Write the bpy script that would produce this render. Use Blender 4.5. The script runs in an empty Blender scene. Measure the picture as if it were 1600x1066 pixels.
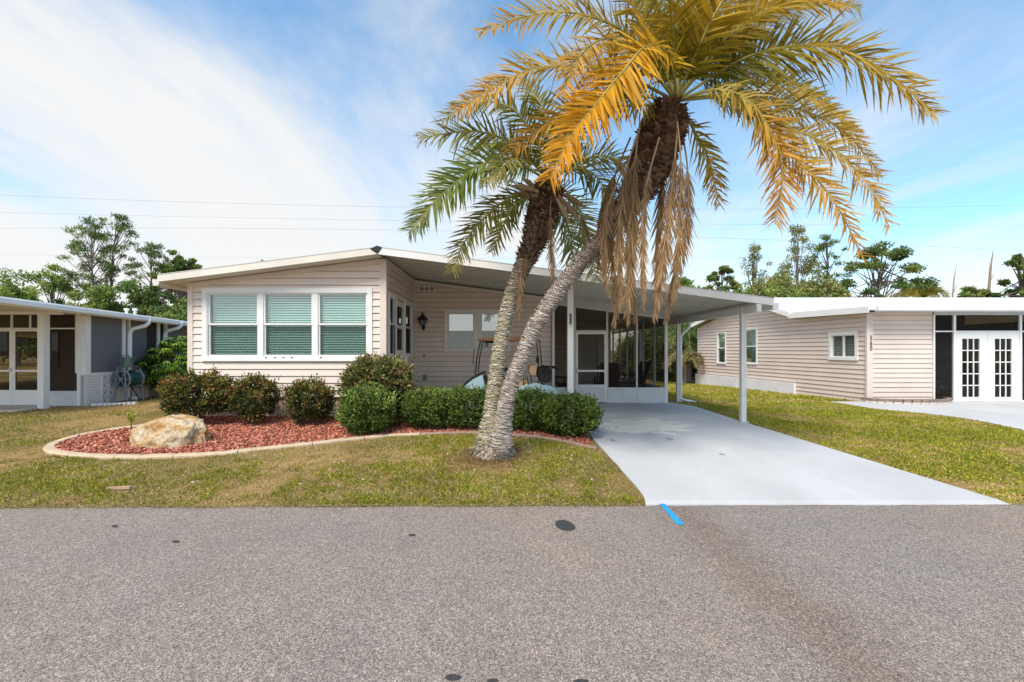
import bpy, math, random
import numpy as np
from mathutils import Vector, noise

random.seed(7)
RNG = np.random.default_rng(7)
D = bpy.data
SC = bpy.context.scene
COL = SC.collection

# ------------------------------------------------------------ camera
cam = D.objects.new('camera', D.cameras.new('camera'))
COL.objects.link(cam)
cam.location = (0, 0, 1.5)
cam.rotation_euler = (math.radians(90), 0, 0)
cam.data.lens = 16.0
cam.data.sensor_width = 36.0
cam.data.shift_x = 7 / 1600
cam.data.shift_y = 14 / 1600
cam.data.clip_start = 0.05
cam.data.clip_end = 3000
SC.camera = cam

# ------------------------------------------------------------ sky and sun
SUN_EL, SUN_AZ = math.radians(54), math.radians(202)      # azimuth clockwise from +Y
w = D.worlds.new('World'); SC.world = w; w.use_nodes = True
nt = w.node_tree; nt.nodes.clear()
def N(t, **k):
    n = nt.nodes.new(t)
    for a, b in k.items(): setattr(n, a, b)
    return n
sky = N('ShaderNodeTexSky', sky_type='NISHITA', sun_disc=False, sun_elevation=SUN_EL, sun_rotation=SUN_AZ,
        air_density=1.0, dust_density=0.6, ozone_density=1.5)
hsv = N('ShaderNodeHueSaturation'); hsv.inputs['Hue'].default_value = 0.488; hsv.inputs['Saturation'].default_value = 1.22; hsv.inputs['Value'].default_value = 1.30
bg1 = N('ShaderNodeBackground'); bg1.inputs['Strength'].default_value = 0.12
bg2 = N('ShaderNodeBackground'); bg2.inputs['Strength'].default_value = 0.56
bg2.inputs['Color'].default_value = (0.97, 0.965, 0.955, 1)
tc = N('ShaderNodeTexCoord')
sep = N('ShaderNodeSeparateXYZ')
nt.links.new(tc.outputs['Generated'], sep.inputs[0])
def M_(op, a, b=None, c=None):
    n = N('ShaderNodeMath', operation=op)
    for i, v in enumerate((a, b, c)):
        if v is None: continue
        if isinstance(v, (int, float)): n.inputs[i].default_value = v
        else: nt.links.new(v, n.inputs[i])
    return n.outputs[0]
# clouds on a flat layer high up: direction / height
zc = M_('MAXIMUM', M_('ADD', sep.outputs['Z'], 0.12), 0.02)
u = M_('DIVIDE', sep.outputs['X'], zc); v = M_('DIVIDE', sep.outputs['Y'], zc)
comb = N('ShaderNodeCombineXYZ'); nt.links.new(u, comb.inputs[0]); nt.links.new(v, comb.inputs[1])
mp = N('ShaderNodeMapping'); mp.inputs['Rotation'].default_value = (0, 0, 0.95); mp.inputs['Scale'].default_value = (0.55, 0.34, 1); mp.inputs['Location'].default_value = (3.1, 1.7, 0)
nt.links.new(comb.outputs[0], mp.inputs[0])
n1 = N('ShaderNodeTexNoise'); n1.inputs['Scale'].default_value = 1.5; n1.inputs['Detail'].default_value = 9; n1.inputs['Roughness'].default_value = 0.62; n1.inputs['Distortion'].default_value = 0.5
nt.links.new(mp.outputs[0], n1.inputs['Vector'])
# a cloud bank lies to the west (-X) and thins out towards the east; haze near the horizon
west = N('ShaderNodeMapRange'); west.inputs['From Min'].default_value = 0.62; west.inputs['From Max'].default_value = -0.15
west.inputs['To Min'].default_value = -0.13; west.inputs['To Max'].default_value = 0.22; nt.links.new(sep.outputs['X'], west.inputs['Value'])
hz = N('ShaderNodeMapRange'); hz.inputs['From Min'].default_value = 0.50; hz.inputs['From Max'].default_value = 0.0
hz.inputs['To Min'].default_value = -0.10; hz.inputs['To Max'].default_value = 0.32; nt.links.new(sep.outputs['Z'], hz.inputs['Value'])
s = M_('ADD', M_('ADD', M_('MULTIPLY_ADD', n1.outputs['Fac'], 1.8, -0.38), west.outputs[0]), hz.outputs[0])
ramp = N('ShaderNodeMapRange', interpolation_type='SMOOTHSTEP'); ramp.inputs['From Min'].default_value = 0.22; ramp.inputs['From Max'].default_value = 0.98
ramp.inputs['To Max'].default_value = 0.97
nt.links.new(s, ramp.inputs['Value'])
mx = N('ShaderNodeMixShader'); out = N('ShaderNodeOutputWorld')
nt.links.new(sky.outputs[0], hsv.inputs['Color']); nt.links.new(hsv.outputs[0], bg1.inputs['Color'])
nt.links.new(ramp.outputs[0], mx.inputs[0]); nt.links.new(bg1.outputs[0], mx.inputs[1]); nt.links.new(bg2.outputs[0], mx.inputs[2])
nt.links.new(mx.outputs[0], out.inputs[0])

sl = D.lights.new('sun', 'SUN'); sl.energy = 2.45; sl.angle = math.radians(22); sl.color = (1.0, 0.945, 0.86)
sun = D.objects.new('sun', sl); COL.objects.link(sun)
sdir = Vector((math.sin(SUN_AZ) * math.cos(SUN_EL), math.cos(SUN_AZ) * math.cos(SUN_EL), math.sin(SUN_EL)))
sun.rotation_euler = sdir.to_track_quat('Z', 'Y').to_euler(); sun.location = (-8, -10, 20)
SC.view_settings.view_transform = 'Standard'; SC.view_settings.look = 'None'
SC.view_settings.gamma = 1; SC.view_settings.use_curve_mapping = False
SC.view_settings.exposure = 0.80
SC.render.engine = 'CYCLES'
SC.cycles.use_denoising = True
SC.cycles.max_bounces = 8; SC.cycles.transparent_max_bounces = 12

# ------------------------------------------------------------ measuring helpers
FPX = 711.0
def at(px, py, Y):                     # point of the place seen at px,py of the photograph at depth Y
    return ((px - 793) / FPX * Y, Y, 1.5 - (py - 547) / FPX * Y)
def sm(a, b, x):
    t = min(1, max(0, (x - a) / (b - a))); return t * t * (3 - 2 * t)
def ground(x, y):
    if y < 5.2: y0 = 5.2
    else: y0 = y
    left = min(0.08, 0.08 * (y0 - 5.2) - 0.28)
    mid = min(0.04, 0.045 * (y0 - 11.6))
    right = min(-0.08, mid)
    if y0 > 14: right -= min(0.2, 0.018 * (y0 - 14))
    a = sm(0.2, 1.8, x); b = sm(4.3, 5.4, x)
    z = left * (1 - a) + mid * a
    z = z * (1 - b) + right * b
    if y < 5.34: z -= 0.045 * (1 - sm(5.08, 5.34, y))
    return z
def gp(px, py):
    Y = 9.0
    for _ in range(60):
        X = (px - 793) / FPX * Y
        Y = 0.5 * Y + 0.5 * (1.5 - ground(X, Y)) * FPX / (py - 547)
    return (X, Y, ground(X, Y))

# ------------------------------------------------------------ materials
def mat(name, color, rough=0.6, var=0.08, vscale=3.0, bump=0.0, bscale=60.0, metal=0.0, spec=0.4, col2=None, attr=False, transl=0.0, coat=0.0):
    m = D.materials.new(name); m.use_nodes = True
    t = m.node_tree; b = t.nodes['Principled BSDF']; L = t.links
    b.inputs['Roughness'].default_value = rough; b.inputs['Metallic'].default_value = metal
    b.inputs['Specular IOR Level'].default_value = spec; b.inputs['Coat Weight'].default_value = coat
    geo = t.nodes.new('ShaderNodeNewGeometry')
    nz = t.nodes.new('ShaderNodeTexNoise'); nz.inputs['Scale'].default_value = vscale; nz.inputs['Detail'].default_value = 6
    L.new(geo.outputs['Position'], nz.inputs['Vector'])
    mr = t.nodes.new('ShaderNodeMapRange'); mr.inputs['From Min'].default_value = 0.3; mr.inputs['From Max'].default_value = 0.7
    L.new(nz.outputs['Fac'], mr.inputs['Value'])
    mix = t.nodes.new('ShaderNodeMix'); mix.data_type = 'RGBA'
    L.new(mr.outputs[0], mix.inputs[0])
    if attr:
        at_ = t.nodes.new('ShaderNodeAttribute'); at_.attribute_name = 'Col'
        ml = t.nodes.new('ShaderNodeMix'); ml.data_type = 'RGBA'; ml.blend_type = 'MULTIPLY'; ml.inputs[0].default_value = 1
        mix.inputs[6].default_value = (1 - var,) * 3 + (1,); mix.inputs[7].default_value = (1 + var,) * 3 + (1,)
        L.new(at_.outputs['Color'], ml.inputs[6]); L.new(mix.outputs[2], ml.inputs[7]); colout = ml.outputs[2]
    else:
        c2 = col2 if col2 else tuple(min(1, c * (1 + var)) for c in color)
        c1 = color if col2 else tuple(c * (1 - var) for c in color)
        mix.inputs[6].default_value = (*c1, 1); mix.inputs[7].default_value = (*c2, 1); colout = mix.outputs[2]
    L.new(colout, b.inputs['Base Color'])
    if bump:
        nb = t.nodes.new('ShaderNodeTexNoise'); nb.inputs['Scale'].default_value = bscale; nb.inputs['Detail'].default_value = 4
        L.new(geo.outputs['Position'], nb.inputs['Vector'])
        bp = t.nodes.new('ShaderNodeBump'); bp.inputs['Strength'].default_value = bump; bp.inputs['Distance'].default_value = 0.01
        L.new(nb.outputs['Fac'], bp.inputs['Height']); L.new(bp.outputs[0], b.inputs['Normal'])
    if transl:
        tr = t.nodes.new('ShaderNodeBsdfTranslucent'); L.new(colout, tr.inputs['Color'])
        ms = t.nodes.new('ShaderNodeMixShader'); ms.inputs[0].default_value = transl
        L.new(b.outputs[0], ms.inputs[1]); L.new(tr.outputs[0], ms.inputs[2])
        L.new(ms.outputs[0], t.nodes['Material Output'].inputs[0])
    return m
def see_through(name, tint, body, alpha, gloss=0.0, grough=0.02):
    """screens and panes: alpha = share that passes, gloss = mirror share"""
    m = D.materials.new(name); m.use_nodes = True; t = m.node_tree; L = t.links
    t.nodes.remove(t.nodes['Principled BSDF'])
    tr = t.nodes.new('ShaderNodeBsdfTransparent'); tr.inputs[0].default_value = (*tint, 1)
    df = t.nodes.new('ShaderNodeBsdfDiffuse'); df.inputs[0].default_value = (*body, 1)
    a = t.nodes.new('ShaderNodeMixShader'); a.inputs[0].default_value = alpha
    L.new(df.outputs[0], a.inputs[1]); L.new(tr.outputs[0], a.inputs[2]); o = a
    if gloss:
        g = t.nodes.new('ShaderNodeBsdfGlossy'); g.inputs['Roughness'].default_value = grough
        g.inputs['Color'].default_value = (0.93, 0.97, 0.97, 1)
        o = t.nodes.new('ShaderNodeMixShader'); o.inputs[0].default_value = gloss
        L.new(a.outputs[0], o.inputs[1]); L.new(g.outputs[0], o.inputs[2])
    L.new(o.outputs[0], t.nodes['Material Output'].inputs[0])
    return m

SIDING = mat('siding', (0.76, 0.645, 0.56), 0.55, 0.05, 1.5, 0.10, 120)
WALLB = mat('wall_backing', (0.26, 0.21, 0.18), 0.8)  # dark colour stands in for lap shadow in the gaps between boards
TRIM = mat('trim_white', (0.78, 0.76, 0.74), 0.45, 0.05, 2.0, 0.03, 40)
TRIMW = mat('trim_bright', (0.82, 0.81, 0.785), 0.4, 0.04, 2.0, 0.03, 40)
CORNER = mat('corner_trim', (0.72, 0.61, 0.55), 0.5, 0.05)
CREAM = mat('cream_fascia', (0.74, 0.69, 0.61), 0.5, 0.07, 2.0)
PAN = mat('aluminium_pan', (0.56, 0.56, 0.53), 0.42, 0.05, 1.2, 0.04, 20)
ROOFW = mat('white_roof', (0.80, 0.80, 0.79), 0.5, 0.08, 1.0, 0.05, 30)
SKIRT = mat('stucco_skirt', (0.50, 0.37, 0.30), 0.9, 0.10, 4, 0.3, 90)
STUCCO = mat('white_stucco', (0.66, 0.67, 0.68), 0.8, 0.07, 5, 0.3, 120)
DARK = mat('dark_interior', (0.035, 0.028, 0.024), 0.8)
BLACK = mat('black_metal', (0.015, 0.015, 0.016), 0.4, spec=0.5)
PLAST = mat('black_plastic', (0.018, 0.018, 0.02), 0.55)
SLAT = mat('blind_slat', (0.74, 0.80, 0.77), 0.5, 0.04)
SLATD = mat('curtain_cloth', (0.55, 0.52, 0.47), 0.8)
GLASS_UP = see_through('window_glass', (0.84, 0.96, 0.93), (0.1, 0.15, 0.14), 0.98, 0.07)
GLASS_HI = see_through('upper_window_glass', (0.86, 0.98, 0.955), (0.1, 0.15, 0.14), 0.98, 0.16)
GLASS_DK = see_through('door_glass', (0.65, 0.7, 0.7), (0.03, 0.03, 0.03), 0.9, 0.06)
GLASS_SKY = see_through('sky_glass', (0.5, 0.55, 0.55), (0.03, 0.03, 0.03), 0.8, 0.42)
MESHS = see_through('insect_screen', (0.88, 0.90, 0.89), (0.09, 0.10, 0.10), 0.84, 0.0)
SCREEN = see_through('porch_screen', (0.75, 0.73, 0.70), (0.05, 0.045, 0.042), 0.72, 0.0)
DRIVE = None

# ------------------------------------------------------------ building helpers
def tag(o, label=None, cat=None, group=None, kind=None):
    if label: o['label'] = label
    if cat: o['category'] = cat
    if group: o['group'] = group
    if kind: o['kind'] = kind
    return o
def thing(name, loc, label, cat, group=None):
    o = D.objects.new(name, None); COL.objects.link(o); o.location = loc; o.empty_display_size = 0.2
    return tag(o, label, cat, group)
def origin(o):
    p = Vector((0, 0, 0))
    while o is not None: p += o.location; o = o.parent
    return p
def link(name, me, material, parent=None, at0=None):
    """me holds world coordinates; the object sits at its parent's origin (or at at0)"""
    o = D.objects.new(name, me); COL.objects.link(o)
    if parent is not None:
        o.parent = parent; off = origin(parent)
    else:
        off = Vector(at0 or (0, 0, 0)); o.location = off
    if off.length > 0:
        n = len(me.vertices); co = np.empty(n * 3, 'f'); me.vertices.foreach_get('co', co)
        co = co.reshape(-1, 3) - np.array(off, 'f'); me.vertices.foreach_set('co', co.ravel())
    if material is not None and not me.materials:
        for m in (material if isinstance(material, (list, tuple)) else [material]): me.materials.append(m)
    return o
class MB:
    def __init__(s): s.v = []; s.f = []; s.mi = []; s.m = 0; s.smooth = False
    def add(s, vs, fs):
        b = len(s.v); s.v += [tuple(p) for p in vs]
        for f in fs: s.f.append(tuple(b + i for i in f)); s.mi.append(s.m)
        return s
    def box(s, x0, x1, y0, y1, z0, z1):
        return s.add([(x0,y0,z0),(x1,y0,z0),(x1,y1,z0),(x0,y1,z0),(x0,y0,z1),(x1,y0,z1),(x1,y1,z1),(x0,y1,z1)],
                     [(0,3,2,1),(4,5,6,7),(0,1,5,4),(1,2,6,5),(2,3,7,6),(3,0,4,7)])
    def hexa(s, P):      # 8 points, bottom 4 then top 4
        return s.add(P, [(0,3,2,1),(4,5,6,7),(0,1,5,4),(1,2,6,5),(2,3,7,6),(3,0,4,7)])
    def prism(s, poly, axis, a, b):     # poly of 2D points extruded on an axis
        n = len(poly)
        def P(p, t): return {'x': (t, p[0], p[1]), 'y': (p[0], t, p[1]), 'z': (p[0], p[1], t)}[axis]
        vs = [P(p, a) for p in poly] + [P(p, b) for p in poly]
        return s.add(vs, [tuple(range(n))[::-1], tuple(range(n, 2*n))] + [(i, (i+1) % n, n + (i+1) % n, n + i) for i in range(n)])
    def tube(s, pts, r, seg=8, caps=True):
        pts = [Vector(p) for p in pts]; n = len(pts)
        rs = r if isinstance(r, (list, tuple)) else [r] * n
        b = len(s.v); prev = None
        for i, p in enumerate(pts):
            t = (pts[min(i+1, n-1)] - pts[max(i-1, 0)]).normalized()
            if prev is None:
                a = t.orthogonal().normalized()
            else:
                a = (prev - t * prev.dot(t)).normalized()
            prev = a; c = t.cross(a)
            for k in range(seg):
                q = 2 * math.pi * k / seg
                s.v.append(tuple(p + (a * math.cos(q) + c * math.sin(q)) * rs[i]))
        for i in range(n - 1):
            for k in range(seg):
                k2 = (k + 1) % seg
                s.f.append((b+i*seg+k, b+i*seg+k2, b+(i+1)*seg+k2, b+(i+1)*seg+k)); s.mi.append(s.m)
        if caps:
            s.f.append(tuple(b + k for k in range(seg))[::-1]); s.mi.append(s.m)
            s.f.append(tuple(b + (n-1)*seg + k for k in range(seg))); s.mi.append(s.m)
        return s
    def cyl(s, p, q, r, seg=12): return s.tube([p, q], r, seg)
    def lathe(s, c, prof, seg=16):   # prof: (r, z)
        b = len(s.v); n = len(prof)
        for r, z in prof:
            for k in range(seg):
                a = 2*math.pi*k/seg; s.v.append((c[0]+r*math.cos(a), c[1]+r*math.sin(a), c[2]+z))
        for i in range(n-1):
            for k in range(seg):
                k2 = (k+1) % seg
                s.f.append((b+i*seg+k, b+i*seg+k2, b+(i+1)*seg+k2, b+(i+1)*seg+k)); s.mi.append(s.m)
        return s
    def build(s, name, material, parent=None, at0=None, smooth=False):
        me = D.meshes.new(name); me.from_pydata(s.v, [], s.f)
        me.polygons.foreach_set('material_index', s.mi)
        if smooth: me.polygons.foreach_set('use_smooth', [True] * len(s.f))
        me.update()
        return link(name, me, material, parent, at0)
def loft_sections(mb, secs, closed=True, caps=True):
    """secs: list of equal-length point loops"""
    b = len(mb.v); m = len(secs[0])
    for sct in secs: mb.v += [tuple(p) for p in sct]
    for i in range(len(secs) - 1):
        for k in range(m if closed else m - 1):
            k2 = (k + 1) % m
            mb.f.append((b+i*m+k, b+i*m+k2, b+(i+1)*m+k2, b+(i+1)*m+k)); mb.mi.append(mb.m)
    if caps:
        mb.f.append(tuple(b+k for k in range(m))[::-1]); mb.mi.append(mb.m)
        mb.f.append(tuple(b+(len(secs)-1)*m+k for k in range(m))); mb.mi.append(mb.m)
    return mb

# wall frames: s along the wall, d outward, z up
class Frame:
    def __init__(s, O, u, n): s.O = O; s.u = u; s.n = n
    def P(s, a, d, z): return (s.O[0] + s.u[0]*a + s.n[0]*d, s.O[1] + s.u[1]*a + s.n[1]*d, z)
    def box(s, mb, a0, a1, d0, d1, z0, z1):
        return mb.hexa([s.P(a0,d1,z0), s.P(a1,d1,z0), s.P(a1,d0,z0), s.P(a0,d0,z0), s.P(a0,d1,z1), s.P(a1,d1,z1), s.P(a1,d0,z1), s.P(a0,d0,z1)])
def prof_at(prof, x):
    for (x0, z0), (x1, z1) in zip(prof, prof[1:]):
        if x <= x1 + 1e-9: return z0 + (z1 - z0) * (x - x0) / (x1 - x0)
    return prof[-1][1]
def clip(poly, a, b):     # keep z <= a*s+b
    out = []
    for i in range(len(poly)):
        p, q = poly[i], poly[(i+1) % len(poly)]
        fp, fq = a*p[0]+b-p[1], a*q[0]+b-q[1]
        if fp >= 0: out.append(p)
        if fp * fq < 0:
            t = fp / (fp - fq); out.append((p[0]+(q[0]-p[0])*t, p[1]+(q[1]-p[1])*t))
    return out
def wall(house, F, z0, prof, openings, lap=0.149, thick=0.10, zbase=None, board=True, boardmat=None, start=None):
    """backing with openings + one siding board per row and bay. openings: (s0,s1,z0,z1)"""
    zb0 = z0 if zbase is None else zbase
    L0, L1 = prof[0][0], prof[-1][0]
    cuts = sorted({L0, L1} | {p[0] for p in prof} | {o[0] for o in openings} | {o[1] for o in openings})
    mb = MB()
    for a, b in zip(cuts, cuts[1:]):
        if b - a < 1e-4: continue
        mid = (a + b) / 2
        spans = sorted((o[2], o[3]) for o in openings if o[0] < mid < o[1]); z = zb0
        for lo, hi in spans: F.box(mb, a, b, -thick, 0, z, lo); z = hi
        ta, tb = prof_at(prof, a + 1e-6), prof_at(prof, b - 1e-6)
        mb.hexa([F.P(a,0,z), F.P(b,0,z), F.P(b,-thick,z), F.P(a,-thick,z), F.P(a,0,ta), F.P(b,0,tb), F.P(b,-thick,tb), F.P(a,-thick,ta)])
    wl = mb.build('wall', WALLB, house)
    if not board: return wl
    top = max(p[1] for p in prof); k = 0; zs = z0 if start is None else start
    while zs + k*lap < top:
        zb = zs + k*lap; zt = zb + lap; zc = (zb+zt)/2; k += 1
        blk = sorted((o[0], o[1]) for o in openings if o[2] - 0.02 < zc < o[3] + 0.02)
        ivs = []; a = L0
        for lo, hi in blk:
            if lo > a: ivs.append((a, lo))
            a = max(a, hi)
        if a < L1: ivs.append((a, L1))
        for a, b in ivs:
            pcs = [a] + [p[0] for p in prof if a < p[0] < b] + [b]
            for c, d in zip(pcs, pcs[1:]):
                if d - c < 0.01: continue
                (sa, za), (sb, zb_) = [(p, q) for p, q in zip(prof, prof[1:]) if p[0] <= (c+d)/2 <= q[0]][0]
                sl_ = (zb_ - za) / (sb - sa); off = za - sl_ * sa
                zb += .011
                poly = clip([(c, zb), (d, zb), (d, zt), (c, zt)], sl_, off)
                zk = zb; zb -= .011
                if len(poly) < 3: continue
                dd = lambda z: 0.028 - 0.023 * (z - zb) / lap
                vs = [F.P(p[0], dd(p[1]), p[1]) for p in poly]; n = len(vs)
                lows = [i for i, p in enumerate(poly) if abs(p[1] - zk) < 1e-6]
                fs = [tuple(range(n))]
                if len(lows) == 2:
                    vs += [F.P(poly[lows[0]][0], 0.001, zk), F.P(poly[lows[1]][0], 0.001, zk)]
                    fs.append((lows[0], n, n+1, lows[1]))
                MB().add(vs, fs).build('siding_board', boardmat or SIDING, wl)
    return wl
def window(house, F, s0, s1, z0, z1, cols, rails, tw=0.09, sash=0.035, trimm=None, glass=None, low=None, blind='slats', sill=0.0, proud=0.045, name='window', curt=None):
    """an opening filled with outer casing, sash frames, panes, blinds. cols: [(a,b)], rails: [(z,z)] rows top first"""
    tm = trimm or TRIMW
    mb = MB()
    F.box(mb, s0-tw, s1+tw, -0.02, proud, z1, z1+tw); F.box(mb, s0-tw-sill, s1+tw+sill, -0.02, proud+0.012, z0-tw, z0)
    F.box(mb, s0-tw, s0, -0.02, proud, z0+0.001, z1-0.001); F.box(mb, s1, s1+tw, -0.02, proud, z0+0.001, z1-0.001)
    # jambs and mullions
    edges = [s0] + [x for c in cols for x in c] + [s1]
    for a, b in zip(edges[::2], edges[1::2]):
        if b - a > 0.004: F.box(mb, a, b, -0.06, proud-0.012, z0+0.001, z1-0.001)
    root = mb.build(name, tm, house)
    for a, b in cols:
        for ri, (za, zb) in enumerate(rails):
            sm_ = MB()
            d0, d1 = (-0.05, 0.012) if ri == 0 else (-0.056, -0.006)
            F.box(sm_, a, b, d0, d1, zb-sash, zb); F.box(sm_, a, b, d0, d1, za, za+sash)
            F.box(sm_, a, a+sash, d0, d1, za+sash+.001, zb-sash-.001); F.box(sm_, b-sash, b, d0, d1, za+sash+.001, zb-sash-.001)
            sm_.build('sash', tm, root)
            g = MB(); F.box(g, a+sash*.7, b-sash*.7, d0+0.015, d0+0.020, za+sash*.7, zb-sash*.7)
            g.build('pane', glass or (GLASS_HI if ri == 0 and low and blind else GLASS_UP), root)
            if ri == 1 and low:
                g = MB(); F.box(g, a+.01, b-.01, d0+0.044, d0+0.046, za+.01, zb-.01)
                g.build('insect_screen', low, root)
        zlo, zhi = min(r[0] for r in rails), max(r[1] for r in rails)
        if blind == 'slats':
            sb = MB(); z = zhi - 0.03
            F.box(sb, a+.02, b-.02, -0.13, -0.09, zhi-.045, zhi-.005)
            while z > zlo + 0.02:
                sb.hexa([F.P(a+.02,-.085,z-.020), F.P(b-.02,-.085,z-.020), F.P(b-.02,-.110,z+.014), F.P(a+.02,-.110,z+.014),
                         F.P(a+.02,-.085,z-.018), F.P(b-.02,-.085,z-.018), F.P(b-.02,-.110,z+.016), F.P(a+.02,-.110,z+.016)]); z -= 0.052
            sb.build('blind', SLAT, root)['kind'] = 'stuff'
        bk = MB(); F.box(bk, a, b, -0.34, -0.33, zlo, zhi); bk.build('curtain_or_dark_room', curt or DARK, root)  # by default a near-black sheet standing for the unlit room
    return root
def number(txt, F, s, d, ztop, h, gap, material, parent, sx=1.0, name='house_number'):
    """upright figures stacked one under another"""
    for i, ch in enumerate(txt):
        cu = D.curves.new('figure', 'FONT'); cu.body = ch; cu.size = h * 1.42; cu.extrude = 0.004; cu.offset = 0.004; cu.align_x = 'CENTER'
        o = D.objects.new('tmp', cu); COL.objects.link(o); bpy.context.view_layer.update()
        me = D.meshes.new_from_object(o.evaluated_get(bpy.context.evaluated_depsgraph_get())); D.objects.remove(o)
        for v in me.vertices:
            v.co = Vector(F.P(s + v.co.x * sx, d + v.co.z, ztop - (i + 1) * h - i * gap + v.co.y))
        me.materials.clear(); link(name, me, material, parent)

# leaves: diamond-shaped faces in bulk
def blades(name, P, Dr, Sd, Ln, Wd, C, material, parent=None, at0=None, bend=None, kind=None):
    """P base, Dr direction, Sd side unit vectors, Ln length, Wd width, C colours (n,3)"""
    n = len(P); Ln = np.asarray(Ln).reshape(-1, 1) * np.ones((n, 1)); Wd = np.asarray(Wd).reshape(-1, 1) * np.ones((n, 1))
    nrm = np.cross(Dr, Sd)
    fold = 0.25 * Wd * nrm
    tip = P + Dr * Ln
    if bend is not None: tip = tip + bend
    V = np.stack([P, P + Dr*Ln*.5 + Sd*Wd*.5 + fold, tip, P + Dr*Ln*.5 - Sd*Wd*.5 + fold], 1).reshape(-1, 3).astype('f')
    me = D.meshes.new(name); me.vertices.add(4*n); me.vertices.foreach_set('co', V.ravel())
    i = np.arange(n) * 4
    idx = np.stack([i, i+1, i+2, i, i+2, i+3], 1).ravel().astype('i')
    me.loops.add(6*n); me.loops.foreach_set('vertex_index', idx)
    me.polygons.add(2*n); me.polygons.foreach_set('loop_start', np.arange(2*n, dtype='i')*3)
    ca = me.color_attributes.new('Col', 'FLOAT_COLOR', 'POINT')
    CC = np.concatenate([np.repeat(C, 4, 0), np.ones((4*n, 1))], 1).astype('f'); ca.data.foreach_set('color', CC.ravel())
    me.update(calc_edges=True)
    o = link(name, me, material, parent, at0)
    if kind: o['kind'] = kind
    return o
def strips(name, P, Dr, Sd, Ln, Wd, C, material, parent, bend):
    """long narrow pointed leaflets that sag towards their tips"""
    n = len(P); Ln = np.asarray(Ln).reshape(-1, 1); Wd = np.asarray(Wd).reshape(-1, 1)
    rows = []
    for f, w_ in ((0, .35), (.3, .5), (.7, .36)):
        c = P + Dr*Ln*f + bend*f*f
        rows += [c + Sd*Wd*w_, c - Sd*Wd*w_]
    rows.append(P + Dr*Ln + bend)
    V = np.stack(rows, 1).reshape(-1, 3).astype('f'); i = np.arange(n)*7
    T = [(0,2,3),(0,3,1),(2,4,5),(2,5,3),(4,6,5)]
    idx = np.stack([i+k for t_ in T for k in t_], 1).ravel().astype('i')
    me = D.meshes.new(name); me.vertices.add(7*n); me.vertices.foreach_set('co', V.ravel())
    me.loops.add(15*n); me.loops.foreach_set('vertex_index', idx)
    me.polygons.add(5*n); me.polygons.foreach_set('loop_start', np.arange(5*n, dtype='i')*3)
    ca = me.color_attributes.new('Col', 'FLOAT_COLOR', 'POINT')
    ca.data.foreach_set('color', np.concatenate([np.repeat(C, 7, 0), np.ones((7*n, 1))], 1).astype('f').ravel())
    me.update(calc_edges=True)
    return link(name, me, material, parent)
def unit(a): return a / np.maximum(np.linalg.norm(a, axis=1, keepdims=True), 1e-9)
def rand_side(Dr):
    return unit(np.cross(Dr, RNG.normal(size=Dr.shape)))
LEAF = mat('leaf', (0.1, 0.2, 0.05), 0.45, 0.15, 3.0, attr=True, transl=0.25, spec=0.22)
FARLEAF = mat('far_leaf', (0.1, 0.2, 0.05), 0.6, 0.15, 0.4, attr=True, transl=0.3, spec=0.2)
GRASSM = mat('grass_blade', (0.1, 0.2, 0.05), 0.6, 0.16, 1.2, attr=True, transl=0.3, spec=0.2)
FRONDM = mat('frond_leaf', (0.1, 0.2, 0.05), 0.45, 0.10, 4.0, attr=True, transl=0.40, spec=0.12)
BARK = mat('bark', (0.16, 0.12, 0.09), 0.9, 0.3, 6, 0.6, 30)
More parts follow.
